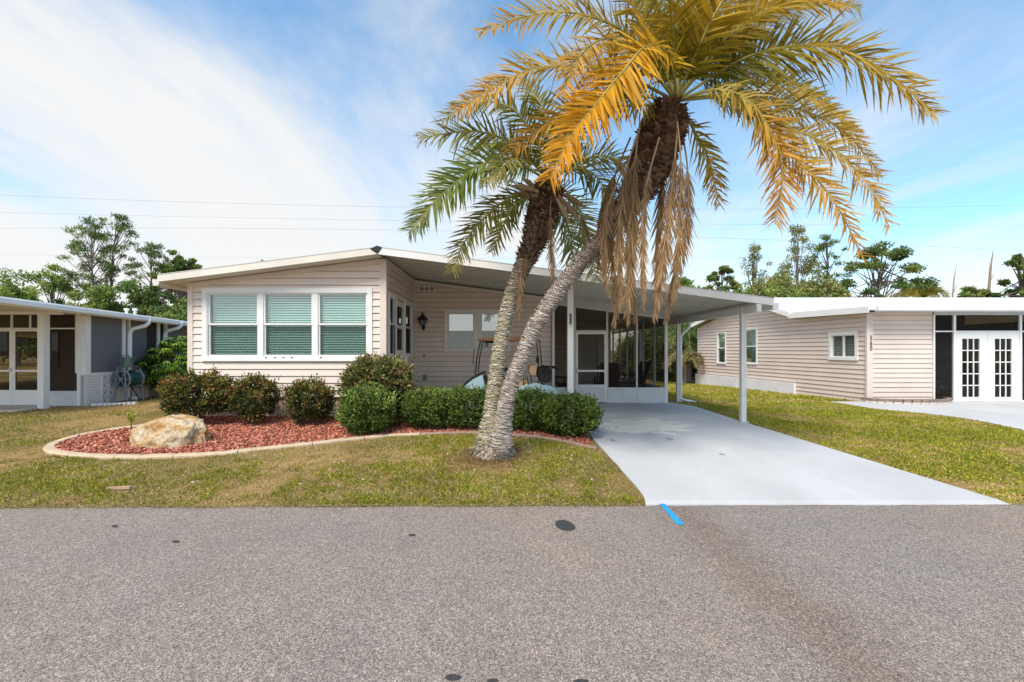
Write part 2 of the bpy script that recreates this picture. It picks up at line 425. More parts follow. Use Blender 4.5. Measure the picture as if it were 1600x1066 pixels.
# ------------------------------------------------------------ ground sheet
def grid_mesh(name, xs, ys, zf, material, kind='structure', thickness=None):
    xs = np.asarray(xs); ys = np.asarray(ys); nx, ny = len(xs), len(ys)
    V = [(x, y, zf(x, y)) for y in ys for x in xs]
    Fc = [(j*nx+i, j*nx+i+1, (j+1)*nx+i+1, (j+1)*nx+i) for j in range(ny-1) for i in range(nx-1)]
    me = D.meshes.new(name); me.from_pydata(V, [], Fc); me.polygons.foreach_set('use_smooth', [True]*len(Fc)); me.update()
    o = link(name, me, material); o['kind'] = kind; return o
def soil_material():
    m = D.materials.new('lawn_soil'); m.use_nodes = True; t = m.node_tree; L = t.links; b = t.nodes['Principled BSDF']
    b.inputs['Roughness'].default_value = 0.95; b.inputs['Specular IOR Level'].default_value = 0.1
    g = t.nodes.new('ShaderNodeNewGeometry')
    a = t.nodes.new('ShaderNodeTexNoise'); a.inputs['Scale'].default_value = 0.55; a.inputs['Detail'].default_value = 7
    c = t.nodes.new('ShaderNodeTexNoise'); c.inputs['Scale'].default_value = 45; c.inputs['Detail'].default_value = 6; c.inputs['Roughness'].default_value = 0.7
    for n in (a, c): L.new(g.outputs['Position'], n.inputs['Vector'])
    r = t.nodes.new('ShaderNodeValToRGB'); e = r.color_ramp.elements
    e[0].position = 0.38; e[0].color = (0.16, 0.15, 0.04, 1); e[1].position = 0.60; e[1].color = (0.44, 0.31, 0.16, 1)
    L.new(a.outputs['Fac'], r.inputs[0])
    r2 = t.nodes.new('ShaderNodeValToRGB'); e = r2.color_ramp.elements
    e[0].position = 0.35; e[0].color = (0.35, 0.30, 0.22, 1); e[1].position = 0.68; e[1].color = (1.35, 1.25, 1.0, 1)
    L.new(c.outputs['Fac'], r2.inputs[0])
    x = t.nodes.new('ShaderNodeMix'); x.data_type = 'RGBA'; x.blend_type = 'MULTIPLY'; x.inputs[0].default_value = 1
    L.new(r.outputs[0], x.inputs[6]); L.new(r2.outputs[0], x.inputs[7]); L.new(x.outputs[2], b.inputs['Base Color'])
    bp = t.nodes.new('ShaderNodeBump'); bp.inputs['Strength'].default_value = 0.8; bp.inputs['Distance'].default_value = 0.03
    L.new(c.outputs['Fac'], bp.inputs['Height']); L.new(bp.outputs[0], b.inputs['Normal'])
    return m
SOIL = soil_material()
xs = list(np.concatenate([[-900, -300, -120, -60, -35], np.arange(-24, 24.1, 0.25), [35, 60, 120, 300, 900]]))
ys = list(np.concatenate([[-900, -200, -60, -20, -3.2, -2.9, 4.6, 4.9, 5.02], np.arange(5.10, 5.5, 0.05), np.arange(5.5, 30.1, 0.25), [40, 60, 100, 200, 500, 1500]]))
grid_mesh('ground', xs, ys, lambda x, y: ground(x, y) if y > 5 else -0.325 if y > -3 else -0.27, SOIL)

def asphalt_material():
    m = D.materials.new('asphalt'); m.use_nodes = True; t = m.node_tree; L = t.links; b = t.nodes['Principled BSDF']
    b.inputs['Roughness'].default_value = 0.88; b.inputs['Specular IOR Level'].default_value = 0.25
    g = t.nodes.new('ShaderNodeNewGeometry')
    def nz(sc, det, rough=0.6):
        n = t.nodes.new('ShaderNodeTexNoise'); n.inputs['Scale'].default_value = sc; n.inputs['Detail'].default_value = det; n.inputs['Roughness'].default_value = rough
        L.new(g.outputs['Position'], n.inputs['Vector']); return n
    big, midn, wear = nz(0.35, 5), nz(14, 5, 0.7), nz(2.2, 6)
    vo = t.nodes.new('ShaderNodeTexVoronoi'); vo.inputs['Scale'].default_value = 175; L.new(g.outputs['Position'], vo.inputs['Vector'])
    vo2 = t.nodes.new('ShaderNodeTexVoronoi'); vo2.inputs['Scale'].default_value = 90; L.new(g.outputs['Position'], vo2.inputs['Vector'])
    # stones: random value per cell
    rp = t.nodes.new('ShaderNodeValToRGB'); e = rp.color_ramp.elements
    e[0].position = 0.0; e[0].color = (0.12, 0.108, 0.096, 1); e[1].position = 1.0; e[1].color = (0.47, 0.445, 0.41, 1)
    k = e.new(0.45); k.color = (0.225, 0.208, 0.195, 1); k = e.new(0.8); k.color = (0.31, 0.282, 0.262, 1)
    sp = t.nodes.new('ShaderNodeSeparateColor'); L.new(vo.outputs['Color'], sp.inputs[0]); L.new(sp.outputs[0], rp.inputs[0])
    rp2 = t.nodes.new('ShaderNodeValToRGB'); e = rp2.color_ramp.elements
    e[0].position = 0.1; e[0].color = (0.72, 0.72, 0.74, 1); e[1].position = 0.9; e[1].color = (1.22, 1.2, 1.16, 1)
    sp2 = t.nodes.new('ShaderNodeSeparateColor'); L.new(vo2.outputs['Color'], sp2.inputs[0]); L.new(sp2.outputs[1], rp2.inputs[0])
    def mul(a, b_):
        x = t.nodes.new('ShaderNodeMix'); x.data_type = 'RGBA'; x.blend_type = 'MULTIPLY'; x.inputs[0].default_value = 1
        L.new(a, x.inputs[6]); L.new(b_, x.inputs[7]); return x.outputs[2]
    def band(n, lo, hi, c0, c1):
        r = t.nodes.new('ShaderNodeValToRGB'); e = r.color_ramp.elements
        e[0].position = lo; e[0].color = (*c0, 1); e[1].position = hi; e[1].color = (*c1, 1); L.new(n.outputs['Fac'], r.inputs[0]); return r.outputs[0]
    c = mul(rp.outputs[0], rp2.outputs[0])
    wb = t.nodes.new('ShaderNodeMix'); wb.data_type = 'RGBA'; wb.blend_type = 'MULTIPLY'; wb.inputs[0].default_value = 1; wb.inputs[7].default_value = (1.07, 1.0, .92, 1); L.new(c, wb.inputs[6]); c = wb.outputs[2]
    c = mul(c, band(big, 0.35, 0.7, (0.93, 0.95, 1.0), (1.06, 1.0, 0.94)))
    c = mul(c, band(wear, 0.3, 0.7, (0.92, 0.92, 0.93), (1.06, 1.05, 1.04)))
    c = mul(c, band(midn, 0.3, 0.75, (0.88, 0.88, 0.88), (1.10, 1.09, 1.08)))
    # a long brownish drip stain running away from the driveway mouth
    spx = t.nodes.new('ShaderNodeSeparateXYZ'); L.new(g.outputs['Position'], spx.inputs[0])
    def mth(op, a, b_=None):
        n = t.nodes.new('ShaderNodeMath'); n.operation = op
        for i, v in enumerate((a, b_)):
            if v is None: continue
            if isinstance(v, (int, float)): n.inputs[i].default_value = v
            else: L.new(v, n.inputs[i])
        return n.outputs[0]
    dx = mth('ADD', mth('ADD', spx.outputs[0], -1.95), mth('MULTIPLY', mth('ADD', spx.outputs[1], -4.2), 0.02))
    dx = mth('ADD', dx, mth('MULTIPLY', mth('ADD', wear.outputs['Fac'], -0.5), 0.5))
    fall = mth('POWER', 2.718, mth('MULTIPLY', mth('MULTIPLY', dx, dx), -14.0))
    fall = mth('MULTIPLY', fall, 0.42)
    st = t.nodes.new('ShaderNodeMix'); st.data_type = 'RGBA'; st.blend_type = 'MULTIPLY'; st.inputs[7].default_value = (0.62, 0.50, 0.40, 1)
    L.new(fall, st.inputs[0]); L.new(c, st.inputs[6]); L.new(st.outputs[2], b.inputs['Base Color'])
    bp = t.nodes.new('ShaderNodeBump'); bp.inputs['Strength'].default_value = 0.55; bp.inputs['Distance'].default_value = 0.004
    L.new(vo.outputs['Distance'], bp.inputs['Height']); bp.invert = True; L.new(bp.outputs[0], b.inputs['Normal'])
    return m
ASPH = asphalt_material()
mb = MB(); V = []; n = 0
xr = list(np.concatenate([[-900, -200, -60, -20], np.arange(-14, 14.01, 0.05), [20, 60, 200, 900]]))
def road_edge(x):
    base = 5.20 + 0.011 * max(-14, min(14, x))
    return base + 0.03 * noise.noise((x*1.3, 3, 0)) + 0.03 * noise.noise((x*6, 9, 0)) + .015 * noise.noise((x*17, 4, 0))
mb = MB()
for x in xr: mb.v += [(x, -2.9, -0.28), (x, road_edge(x) - 0.02, -0.28), (x, road_edge(x), -0.30)]
for i in range(len(xr)-1):
    for k in (0, 1): mb.f.append((3*i+k, 3*i+3+k, 3*i+4+k, 3*i+1+k)); mb.mi.append(0)
mb.build('road', ASPH)['kind'] = 'structure'

# ------------------------------------------------------------ driveway
def drive_material():
    m = D.materials.new('painted_concrete'); m.use_nodes = True; t = m.node_tree; L = t.links; b = t.nodes['Principled BSDF']
    b.inputs['Roughness'].default_value = 0.7; b.inputs['Specular IOR Level'].default_value = 0.3
    g = t.nodes.new('ShaderNodeNewGeometry')
    def nz(sc, det, rough=0.6, stretch=None):
        n = t.nodes.new('ShaderNodeTexNoise'); n.inputs['Scale'].default_value = sc; n.inputs['Detail'].default_value = det; n.inputs['Roughness'].default_value = rough
        if stretch:
            mp_ = t.nodes.new('ShaderNodeMapping'); mp_.inputs['Scale'].default_value = stretch; mp_.inputs['Rotation'].default_value = (0, 0, 0.3)
            L.new(g.outputs['Position'], mp_.inputs[0]); L.new(mp_.outputs[0], n.inputs['Vector'])
        else: L.new(g.outputs['Position'], n.inputs['Vector'])
        return n
    a, c, w_ = nz(1.1, 7, 0.65, (1, .5, 1)), nz(70, 4), nz(3.6, 8, 0.75, (0.8, 1.6, 1))
    r = t.nodes.new('ShaderNodeValToRGB'); e = r.color_ramp.elements
    e[0].position = 0.3; e[0].color = (0.445, 0.44, 0.432, 1); e[1].position = 0.72; e[1].color = (0.555, 0.55, 0.54, 1); L.new(a.outputs['Fac'], r.inputs[0])
    r2 = t.nodes.new('ShaderNodeValToRGB'); e = r2.color_ramp.elements
    e[0].position = 0.3; e[0].color = (0.93, 0.93, 0.93, 1); e[1].position = 0.7; e[1].color = (1.05, 1.05, 1.05, 1); L.new(c.outputs['Fac'], r2.inputs[0])
    x = t.nodes.new('ShaderNodeMix'); x.data_type = 'RGBA'; x.blend_type = 'MULTIPLY'; x.inputs[0].default_value = 1
    L.new(r.outputs[0], x.inputs[6]); L.new(r2.outputs[0], x.inputs[7])
    # irregular pale cream patches in one area
    sp = t.nodes.new('ShaderNodeSeparateXYZ'); L.new(g.outputs['Position'], sp.inputs[0])
    def mth(op, a_, b_=None, cl=False):
        n = t.nodes.new('ShaderNodeMath'); n.operation = op; n.use_clamp = cl
        for i, v in enumerate((a_, b_)):
            if v is None: continue
            if isinstance(v, (int, float)): n.inputs[i].default_value = v
            else: L.new(v, n.inputs[i])
        return n.outputs[0]
    ex = mth('DIVIDE', mth('ADD', sp.outputs[0], -2.9), 1.15); ey = mth('DIVIDE', mth('ADD', sp.outputs[1], -9.5), 0.95)
    rr = mth('SUBTRACT', 1.0, mth('ADD', mth('MULTIPLY', ex, ex), mth('MULTIPLY', ey, ey)), True)
    f = mth('MULTIPLY', mth('GREATER_THAN', mth('ADD', mth('MULTIPLY', rr, 0.22), w_.outputs['Fac']), 0.60), mth('MULTIPLY', mth('GREATER_THAN', rr, 0.12), 0.8))
    y = t.nodes.new('ShaderNodeMix'); y.data_type = 'RGBA'; y.inputs[7].default_value = (0.80, 0.75, 0.62, 1)
    L.new(f, y.inputs[0]); L.new(x.outputs[2], y.inputs[6]); L.new(y.outputs[2], b.inputs['Base Color'])
    bp = t.nodes.new('ShaderNodeBump'); bp.inputs['Strength'].default_value = 0.2; bp.inputs['Distance'].default_value = 0.005
    L.new(c.outputs['Fac'], bp.inputs['Height']); L.new(bp.outputs[0], b.inputs['Normal'])
    return m
DRIVE = drive_material()
def strip(name, rows, material, lift=0.02, skirt=0.08, nx=14, zf=None):
    """rows: (y, xl, xr); a slab following the ground"""
    mb = MB(); zf = zf or ground
    for y, xl, xr_ in rows:
        P = [(xl + (xr_-xl)*i/nx, y) for i in range(nx+1)]
        mb.v += [(xl, y, zf(xl, y)-skirt)] + [(a, b, zf(a, b)+lift) for a, b in P] + [(xr_, y, zf(xr_, y)-skirt)]
    m = nx + 3
    for j in range(len(rows)-1):
        for i in range(m-1): mb.f.append((j*m+i, j*m+i+1, (j+1)*m+i+1, (j+1)*m+i)); mb.mi.append(0)
    for j in (0, len(rows)-1):
        mb.f.append(tuple(j*m+i for i in range(m))[::(1 if j == 0 else -1)]); mb.mi.append(0)
    o = mb.build(name, material); o['kind'] = 'structure'; return o
def dl(y): return 1.66 - 0.03*(y-5.3) + 0.02*noise.noise((y*2, 0, 5)) + (0.25*(5.75-y)**2 if y < 5.75 else 0)*-1
def dr(y): return 5.12 + (0.145*(9.9-y) if y < 9.9 else 0) + 0.012*noise.noise((y*3, 0, 8))
rows = [(y, dl(y), dr(y)) for y in [5.24, 5.34] + list(np.arange(5.5, 12.51, 0.25))]
strip('driveway', rows, DRIVE)
strip('carport_slab', [(y, -2.6, dl(min(y, 12.5)) - 0.004) for y in np.arange(10.35, 12.6, 0.25)], DRIVE, 0.018)

# blue survey paint stroke, dark patch and drips on the asphalt
PAINT = mat('blue_marking_paint', (0.02, 0.30, 0.62), 0.6, 0.12, 30)
def on_road(pts, name, material, label, cat, z=-0.276, grp=None):
    P = []
    for px, py in pts:
        Y = (1.5 - z) * FPX / (py - 547); P.append(((px-793)/FPX*Y, Y))
    c = (sum(p[0] for p in P)/len(P), sum(p[1] for p in P)/len(P), z)
    o = MB().add([(x, y, z) for x, y in P], [tuple(range(len(P)))]).build(name, material, None, c)
    if o.data.polygons[0].normal.z < 0: o.data.flip_normals()
    tag(o, label, cat, grp); return o
on_road([(1030, 787), (1039, 787), (1050, 799), (1062, 811), (1069, 818), (1066, 820), (1057, 819), (1048, 808), (1038, 796)], 'paint_stroke', PAINT,
        'bright blue paint stroke sprayed on the asphalt at the mouth of the driveway', 'paint mark')
TAR = mat('tar_patch', (0.045, 0.043, 0.042), 0.75, 0.2, 40, 0.3, 150)
pts = [(883 + 15.5*math.cos(a)*(1+.10*noise.noise((a*1.7, 1, 0))) + 1.5*math.sin(a), 821 + 8.3*math.sin(a)*(1+.14*noise.noise((a*2, 5, 0))) + 2.2*math.cos(a)) for a in np.linspace(0, 2*math.pi, 24, endpoint=False)]
on_road(pts, 'tar_patch', TAR, 'dark oval tar patch on the asphalt in front of the leaning palms', 'tar patch')
for (px, py, rx, ry, lb) in [(708, 1058, 13, 5, 'widest dark drip spot at the bottom edge of the road'), (770, 1063, 9, 3, 'middle dark drip spot at the bottom edge of the road'), (908, 1064, 12, 3, 'dark drip spot at the bottom edge of the road, right of the other two'),
                         (275, 846, 6, 2, 'small dark spot on the asphalt below the rock, nearer the viewer'), (180, 822, 5, 2, 'tiny dark spot on the asphalt left of the rock, nearest the grass'), (644, 836, 6, 1.6, 'small dark spot on the asphalt left of the oval tar patch')]:
    pts = [(px + rx*math.cos(a)*(1+.3*noise.noise((a*1.5, px, 0))), py + ry*math.sin(a)*(1+.3*noise.noise((a*2, py, 3)))) for a in np.linspace(0, 2*math.pi, 14, endpoint=False)]
    on_road(pts, 'oil_spot', TAR, lb, 'oil spot', grp='dark spots on the road')

STAIN = mat('driveway_stain', (0.30, 0.30, 0.30), 0.7, 0.2, 30)
for px, py, rx, ry, lb in ((1046, 688, 6, 1.6, 'faint grey scuff in the middle of the driveway, below the pale patches'), (957, 690, 4, 1.5, 'tiny grey drip mark on the driveway beside the rightmost hedge shrub'), (1128, 712, 4, 1.2, 'small grey drip mark on the right half of the driveway')):
    X, Y, Z = gp(px, py); a_ = rx/FPX*Y; b_ = ry/FPX*Y*Y/1.6
    V = [(X+a_*math.cos(q)*(1+.3*noise.noise((q*1.3, px, 0))), Y+b_*math.sin(q)) for q in np.linspace(0, 6.283, 13)[:-1]]
    o = MB().add([(x, y, ground(x, y)+.024) for x, y in V], [tuple(range(12))]).build('drip_mark', STAIN, None, (X, Y, Z)); tag(o, lb, 'stain', 'faint marks on the driveway')

# ------------------------------------------------------------ the house (559)
RF, FA, RC = 9.30, 9.70, 12.60            # roof front, gable face, recessed wall
RX, RZ, RS, LS = -2.655, 3.58, 0.1295, 0.126
XE, XW = 5.43, -7.115
def roof_z(x): return RZ - (RS*(x-RX) if x > RX else LS*(RX-x))
SWX = -2.61; WLX = -6.78
house = thing('mobile_home', (-2.6, 13.0, 0.1), 'beige sided home with a carport and screened porch behind the leaning palms', 'house')
Fg = Frame((WLX, FA), (1, 0), (0, -1))                 # gable face, s=0 at left corner
LG = SWX - WLX
ud = 0.13                                           # roof edge thickness
profg = [(0, roof_z(WLX)-ud), (RX-WLX, roof_z(RX)-ud), (LG, roof_z(SWX)-ud)]
def gs(px): return (px-793)/FPX*FA - WLX
def gz(py, Y=FA): return 1.5 - (py-547)/FPX*Y
wo = (gs(325), gs(575), gz(557), gz(458))
wall(house, Fg, gz(621), profg, [wo])
mb = MB(); Fg.box(mb, 0.0, LG, -0.14, -0.03, 0.0, gz(621)); mb.build('skirting', SKIRT, house)
wn = window(house, Fg, wo[0], wo[1], wo[2], wo[3], [(gs(a), gs(b)) for a, b in ((326, 404.5), (412.5, 489.5), (497.5, 574.5))],
       [(gz(508), gz(458)), (gz(557), gz(506))], tw=0.10, low=MESHS, sill=0.0, blind='slats')
for px in (418, 432, 445, 458, 503):
    mb = MB(); Fg.box(mb, gs(px)-.018, gs(px)+.018, .0575, .061, gz(559.5), gz(557.8)); mb.build('weep_cover', BLACK, wn)
# corner boards and frieze
mb = MB(); Fg.box(mb, -0.02, 0.09, 0.001, 0.034, 0.12, profg[0][1]); mb.build('corner_board', CORNER, house)
mb = MB(); Fg.box(mb, LG-0.105, LG+0.02, 0.001, 0.034, 0.12, profg[2][1]-.01); mb.box(SWX+0.0005, SWX+.0345, FA-0.033, FA+0.09, 0.121, profg[2][1]-.01); mb.build('corner_board', CORNER, house)
mb = MB()
a, b, c = 0.09, RX-WLX, LG-0.105
for (p, q) in ((a, b), (b, c)):
    zp, zq = prof_at(profg, p), prof_at(profg, q)
    mb.hexa([Fg.P(p,.030,zp-.10), Fg.P(q,.030,zq-.10), Fg.P(q,.002,zq-.10), Fg.P(p,.002,zp-.10), Fg.P(p,.030,zp-.004), Fg.P(q,.030,zq-.004), Fg.P(q,.002,zq-.004), Fg.P(p,.002,zp-.004)])
mb.build('frieze_board', CORNER, house)
mb = MB(); mb.tube([(gs(430.5)+WLX, FA-.05, gz(612)), (gs(430.5)+WLX, FA-.05, gz(652))], .022, 8); mb.build('drain_pipe', TRIMW, house)
# left side of the house (faces away) and back
mb = MB(); mb.box(WLX, WLX+.1, FA+.1, 24, -.1, roof_z(WLX)-ud); mb.box(WLX+.1, 1.2, 23.9, 24, -.1, 2.9); mb.build('wall', SIDING, house)

# side wall of the bump-out, facing the carport
Fs = Frame((SWX, FA), (0, 1), (1, 0)); LSd = RC - FA
def ss(px): return SWX*FPX/(px-793) - FA
sw = [(ss(606.6), ss(616.5), 1.385, 2.70), (ss(616.5)+.04, ss(631), 0.64, 2.69), (ss(631)+.04, ss(642.5), 1.385, 2.70)]
zt = roof_z(SWX)-ud
wall(house, Fs, 0.60, [(0, zt), (LSd, zt)], [(sw[0][0], sw[2][1], 1.385, 2.70), (sw[1][0], sw[1][1], 0.64, 1.40)])
mb = MB(); Fs.box(mb, 0.02, LSd, -.14, -.03, -0.05, 0.60); mb.build('skirting', SKIRT, house)
mb = MB(); Fs.box(mb, 0.1, LSd, .002, .03, zt-.09, zt-.004); mb.build('frieze_board', CORNER, house)
for k in (0, 2):
    a, b = sw[k][0], sw[k][1]
    window(house, Fs, a, b, 1.385, 2.70, [(a, b)], [(2.07, 2.70), (1.385, 2.10)], tw=.06, glass=GLASS_DK, low=MESHS, blind=None, name='sidelight', curt=SLATD if k == 0 else DARK)
a, b = sw[1][:2]
mb = MB()
for (s0, s1, z0, z1) in ((a, a+.12, .66, 2.68), (b-.12, b, .66, 2.68), (a+.12, b-.12, .66, 1.50), (a+.12, b-.12, 2.55, 2.68), (a+.12, b-.12, 2.02, 2.10)):
    Fs.box(mb, s0, s1, -.045, .005, z0, z1)
door = mb.build('door', TRIM, house)
mb = MB(); Fs.box(mb, a+.11, b-.11, -.028, -.02, 1.45, 2.6); mb.build('pane', GLASS_DK, door)
mb = MB(); Fs.box(mb, a, b, -.5, -.49, .6, 2.7); mb.build('interior_shade', DARK, door)
mb = MB(); mb.tube([Fs.P(a+.06, .005, 1.58), Fs.P(a+.06, .05, 1.58), Fs.P(a+.16, .05, 1.58)], .012, 6); mb.lathe(Fs.P(a+.06, .02, 1.68), [(0, .02), (.02, .015), (.02, -.015), (0, -.02)], 8); mb.build('handle', BLACK, door)
mb = MB()
Fs.box(mb, a-.04, a-.002, -.05, .02, .64, 2.72); Fs.box(mb, b+.002, b+.04, -.05, .02, .64, 2.72); Fs.box(mb, a-.04, b+.04, -.05, .021, 2.721, 2.76); mb.build('door_frame', TRIM, house)
# steps up to the side door
TAN = mat('tan_stone', (0.50, 0.36, 0.22), 0.85, 0.15, 6, 0.3, 60)
st = thing('entry_steps', (-2.0, 10.7, 0.05), 'low tan stone steps below the side door, half hidden between the shrubs', 'steps')
for k in range(3):
    mb = MB(); z1 = 0.04 + (3-k)*0.17
    mb.box(SWX+.05, SWX+.75+.3*k, 10.0-.25*k*0+.0, 11.7, z1-.165 if k else 0.08, z1); mb.build('step', TAN, st)
rl = thing('handrail', (-2.45, 11.0, 0.1), 'white post handrail beside the side door steps', 'handrail')
mb = MB(); mb.box(-2.465, -2.425, 11.0, 11.04, 0.1, 1.30); mb.build('post', TRIMW, rl)
mb = MB(); mb.box(-2.47, -2.42, 10.97, 11.12, 1.301, 1.335); mb.build('rail', TRIMW, rl)

# recessed wall
X2 = 1.22
Fr = Frame((SWX, RC), (1, 0), (0, -1)); LR = X2 - SWX
def rs(px): return (px-793)/FPX*RC - SWX
def rz(py): return 1.5 - (py-547)/FPX*RC
pr = [(0, roof_z(SWX)-ud), (LR, roof_z(X2)-ud)]
w1 = (rs(699.5), rs(793), rz(545), rz(489))
wall(house, Fr, rz(612), pr, [w1], lap=0.137)
window(house, Fr, w1[0], w1[1], w1[2], w1[3], [(w1[0], rs(741)), (rs(751), w1[1])], [(rz(519), rz(489)), (rz(545), rz(517))], tw=.085, glass=GLASS_SKY, low=MESHS, blind=None, trimm=TRIM)
mb = MB(); Fr.box(mb, 0.08, LR, -.14, -.03, -0.05, rz(612)); mb.build('skirting', DARK, house)  # near-black strip painted in for the shaded gap below the siding
mb = MB(); Fr.box(mb, 0.022, 0.07, .001, .034, rz(612), pr[0][1]-.005); mb.build('corner_board', CORNER, house)
mb = MB(); za, zb = pr[0][1], pr[1][1]
mb.hexa([Fr.P(.07,.032,za-.09), Fr.P(LR,.032,zb-.08), Fr.P(LR,.002,zb-.08), Fr.P(.07,.002,za-.09), Fr.P(.07,.032,za-.012), Fr.P(LR,.032,zb-.004), Fr.P(LR,.002,zb-.004), Fr.P(.07,.002,za-.012)])
mb.build('frieze_board', CREAM, house)
# vent grille under the eave
a0, a1, z0, z1 = rs(655.5), rs(679), rz(458), rz(449)
mb = MB()
F_ = Fr
F_.box(mb, a0-.03, a1+.03, .02, .045, z1, z1+.03); F_.box(mb, a0-.03, a1+.03, .02, .045, z0-.03, z0)
for t_ in (0, 1/3, 2/3, 1): F_.box(mb, a0+(a1-a0)*t_-.018, a0+(a1-a0)*t_+.018, .02, .046, z0+.001, z1-.001)
for k in range(4): F_.box(mb, a0, a1, .021, .030, z0+.02+k*.036, z0+.035+k*.036)
vent = mb.build('vent_grille', TRIM, house)
mb = MB(); F_.box(mb, a0, a1, .018, .0195, z0, z1); mb.build('backing', DARK, vent)
for (px, py, wd, ht) in ((664, 590, .11, .15), (663, 555, .04, .09)):
    mb = MB(); F_.box(mb, rs(px)-wd/2, rs(px)+wd/2, .02, .05, rz(py)-ht/2, rz(py)+ht/2); mb.build('outlet_cover', mat('grey_plastic', (.22, .22, .22), .5), house)
# lamp
lx, lz = rs(662), rz(505)
lamp = thing('wall_lamp', Fr.P(lx, 0, lz), 'black carriage lamp on the recessed wall between side door and window', 'wall lamp')
cx, cy = SWX+lx, RC-.17
mb = MB(); mb.lathe((cx, RC-.045, lz-.13), [(0, -.05), (.035, -.045), (.05, 0), (.035, .08), (0, .09)], 10); mb.tube([(cx, RC-.04, lz-.16), (cx, RC-.13, lz-.2), (cx, cy, lz-.12), (cx, cy, lz-.06)], .016, 8); mb.build('bracket', BLACK, lamp)
mb = MB(); mb.lathe((cx, cy, lz), [(.01, .30), (.02, .24), (.05, .20), (.135, .115), (.15, .08), (.15, .065), (0, .065)], 8); mb.build('lamp_roof', BLACK, lamp)
mb = MB(); mb.lathe((cx, cy, lz), [(0, -.08), (.045, -.08), (.06, -.06)], 8)
for k in range(6):
    q = k*math.pi/3; mb.tube([(cx+.058*math.cos(q), cy+.058*math.sin(q), lz-.07), (cx+.11*math.cos(q), cy+.11*math.sin(q), lz+.07)], .008, 5)
mb.build('cage', BLACK, lamp)
mb = MB(); mb.lathe((cx, cy, lz), [(.05, -.07), (.10, .065)], 6); mb.build('pane', see_through('lamp_glass', (.8, .8, .8), (.3, .3, .3), .85, .15), lamp)

# ---- roof: white pans on top, ribbed underside over the carport
RB = 23.8
def slab(mb, x0, x1, y0, y1, t0, t1):     # follows the pitch between x0 and x1
    mb.hexa([(x0,y0,roof_z(x0)-t1), (x1,y0,roof_z(x1)-t1), (x1,y1,roof_z(x1)-t1), (x0,y1,roof_z(x0)-t1),
             (x0,y0,roof_z(x0)-t0), (x1,y0,roof_z(x1)-t0), (x1,y1,roof_z(x1)-t0), (x0,y1,roof_z(x0)-t0)])
mb = MB(); slab(mb, XW+.01, RX, RF+.02, RB, 0.0, .06); rfl = mb.build('roof', ROOFW, house)
mb = MB(); slab(mb, XW+.03, RX-.01, RF+.03, FA+.03, .095, .12); mb.build('soffit', CREAM, house)
mb = MB(); slab(mb, XW+.03, WLX-.002, FA+.04, RB, .095, .12); mb.build('soffit', CREAM, house)
y = RF+.02; k = 0
while y < 20.0:        # roof pans, seen from below
    mb = MB(); y1 = y+.29
    slab(mb, RX+.001, XE-.01, y, y1-.012, 0.0 + (.0 if k % 2 else .004), .060)
    slab(mb, RX+.001, XE-.01, y1-.055, y1-.013, .0605, .088)
    mb.build('roof_pan', PAN, house); y = y1; k += 1
mb = MB(); slab(mb, RX, XE, y, RB, 0, .06); slab(mb, RX, XE-.01, RF+.03, RB, -.012, -.002); mb.build('roof', ROOFW, house)
# fascias
mb = MB(); slab(mb, XW, RX-.01, RF-.03, RF+.018, -.012, .125); mb.build('fascia', CREAM, house)
mb = MB(); slab(mb, RX+.01, XE, RF-.03, RF+.018, -.012, .125); mb.build('fascia', TRIM, house)
mb = MB(); slab(mb, RX+.01, XE+.005, RF-.035, RF+.022, -.030, -.0125); slab(mb, XW, RX-.01, RF-.036, RF+.022, -.026, -.0125); mb.build('drip_edge', PAN, house)
mb = MB(); mb.prism([(RX-.14, RZ-.02+.0), (RX, RZ+.045), (RX+.10, RZ+.01), (RX+.02, RZ-.1), (RX-.02, RZ-.1)], 'y', RF-.045, RF-.001); mb.build('ridge_cap', BLACK, house)
mb = MB(); slab(mb, XW-.02, XW, RF-.03, RB, -.01, .12); mb.build('fascia', CREAM, house)
for nm, x0, x1, mt in (('gutter', XE+.002, XE+.13, TRIMW), ('gutter', XW-.15, XW-.022, CREAM)):   # box gutters along both eaves
    xx = (x0+x1)/2; zt = roof_z(max(XW, min(XE, xx)))-.07
    P = [(x0, zt), (x0, zt-.13), (x1-.03, zt-.13), (x1, zt-.09), (x1, zt), (x1-.012, zt), (x1-.012, zt-.082), (x1-.036, zt-.118), (x0+.012, zt-.118), (x0+.012, zt)]
    mb = MB(); n = len(P); y0_ = RF+.02
    vs = [(a, y0_, b) for a, b in P] + [(a, RB, b) for a, b in P]
    mb.add(vs, [(i, (i+1) % n, n+(i+1) % n, n+i) for i in range(n)])
    mb.add([(P[0][0], y0_, zt), (P[1][0], y0_, P[1][1]), (P[2][0], y0_, P[2][1]), (P[3][0], y0_, P[3][1]), (P[4][0], y0_, zt)], [(0, 1, 2, 3, 4)])
    mb.build(nm, mt, house)
# soffit lamps (small, dark) at the two gable corners
for px, py in ((289, 434.5), (590, 396)):
    X, Y, Z = at(px, py, RF+.1); mb = MB(); mb.lathe((X, Y, Z), [(0, .05), (.02, .05), (.035, .02), (.045, -.03), (0, -.03)], 10); mb.build('soffit_camera', BLACK, house)

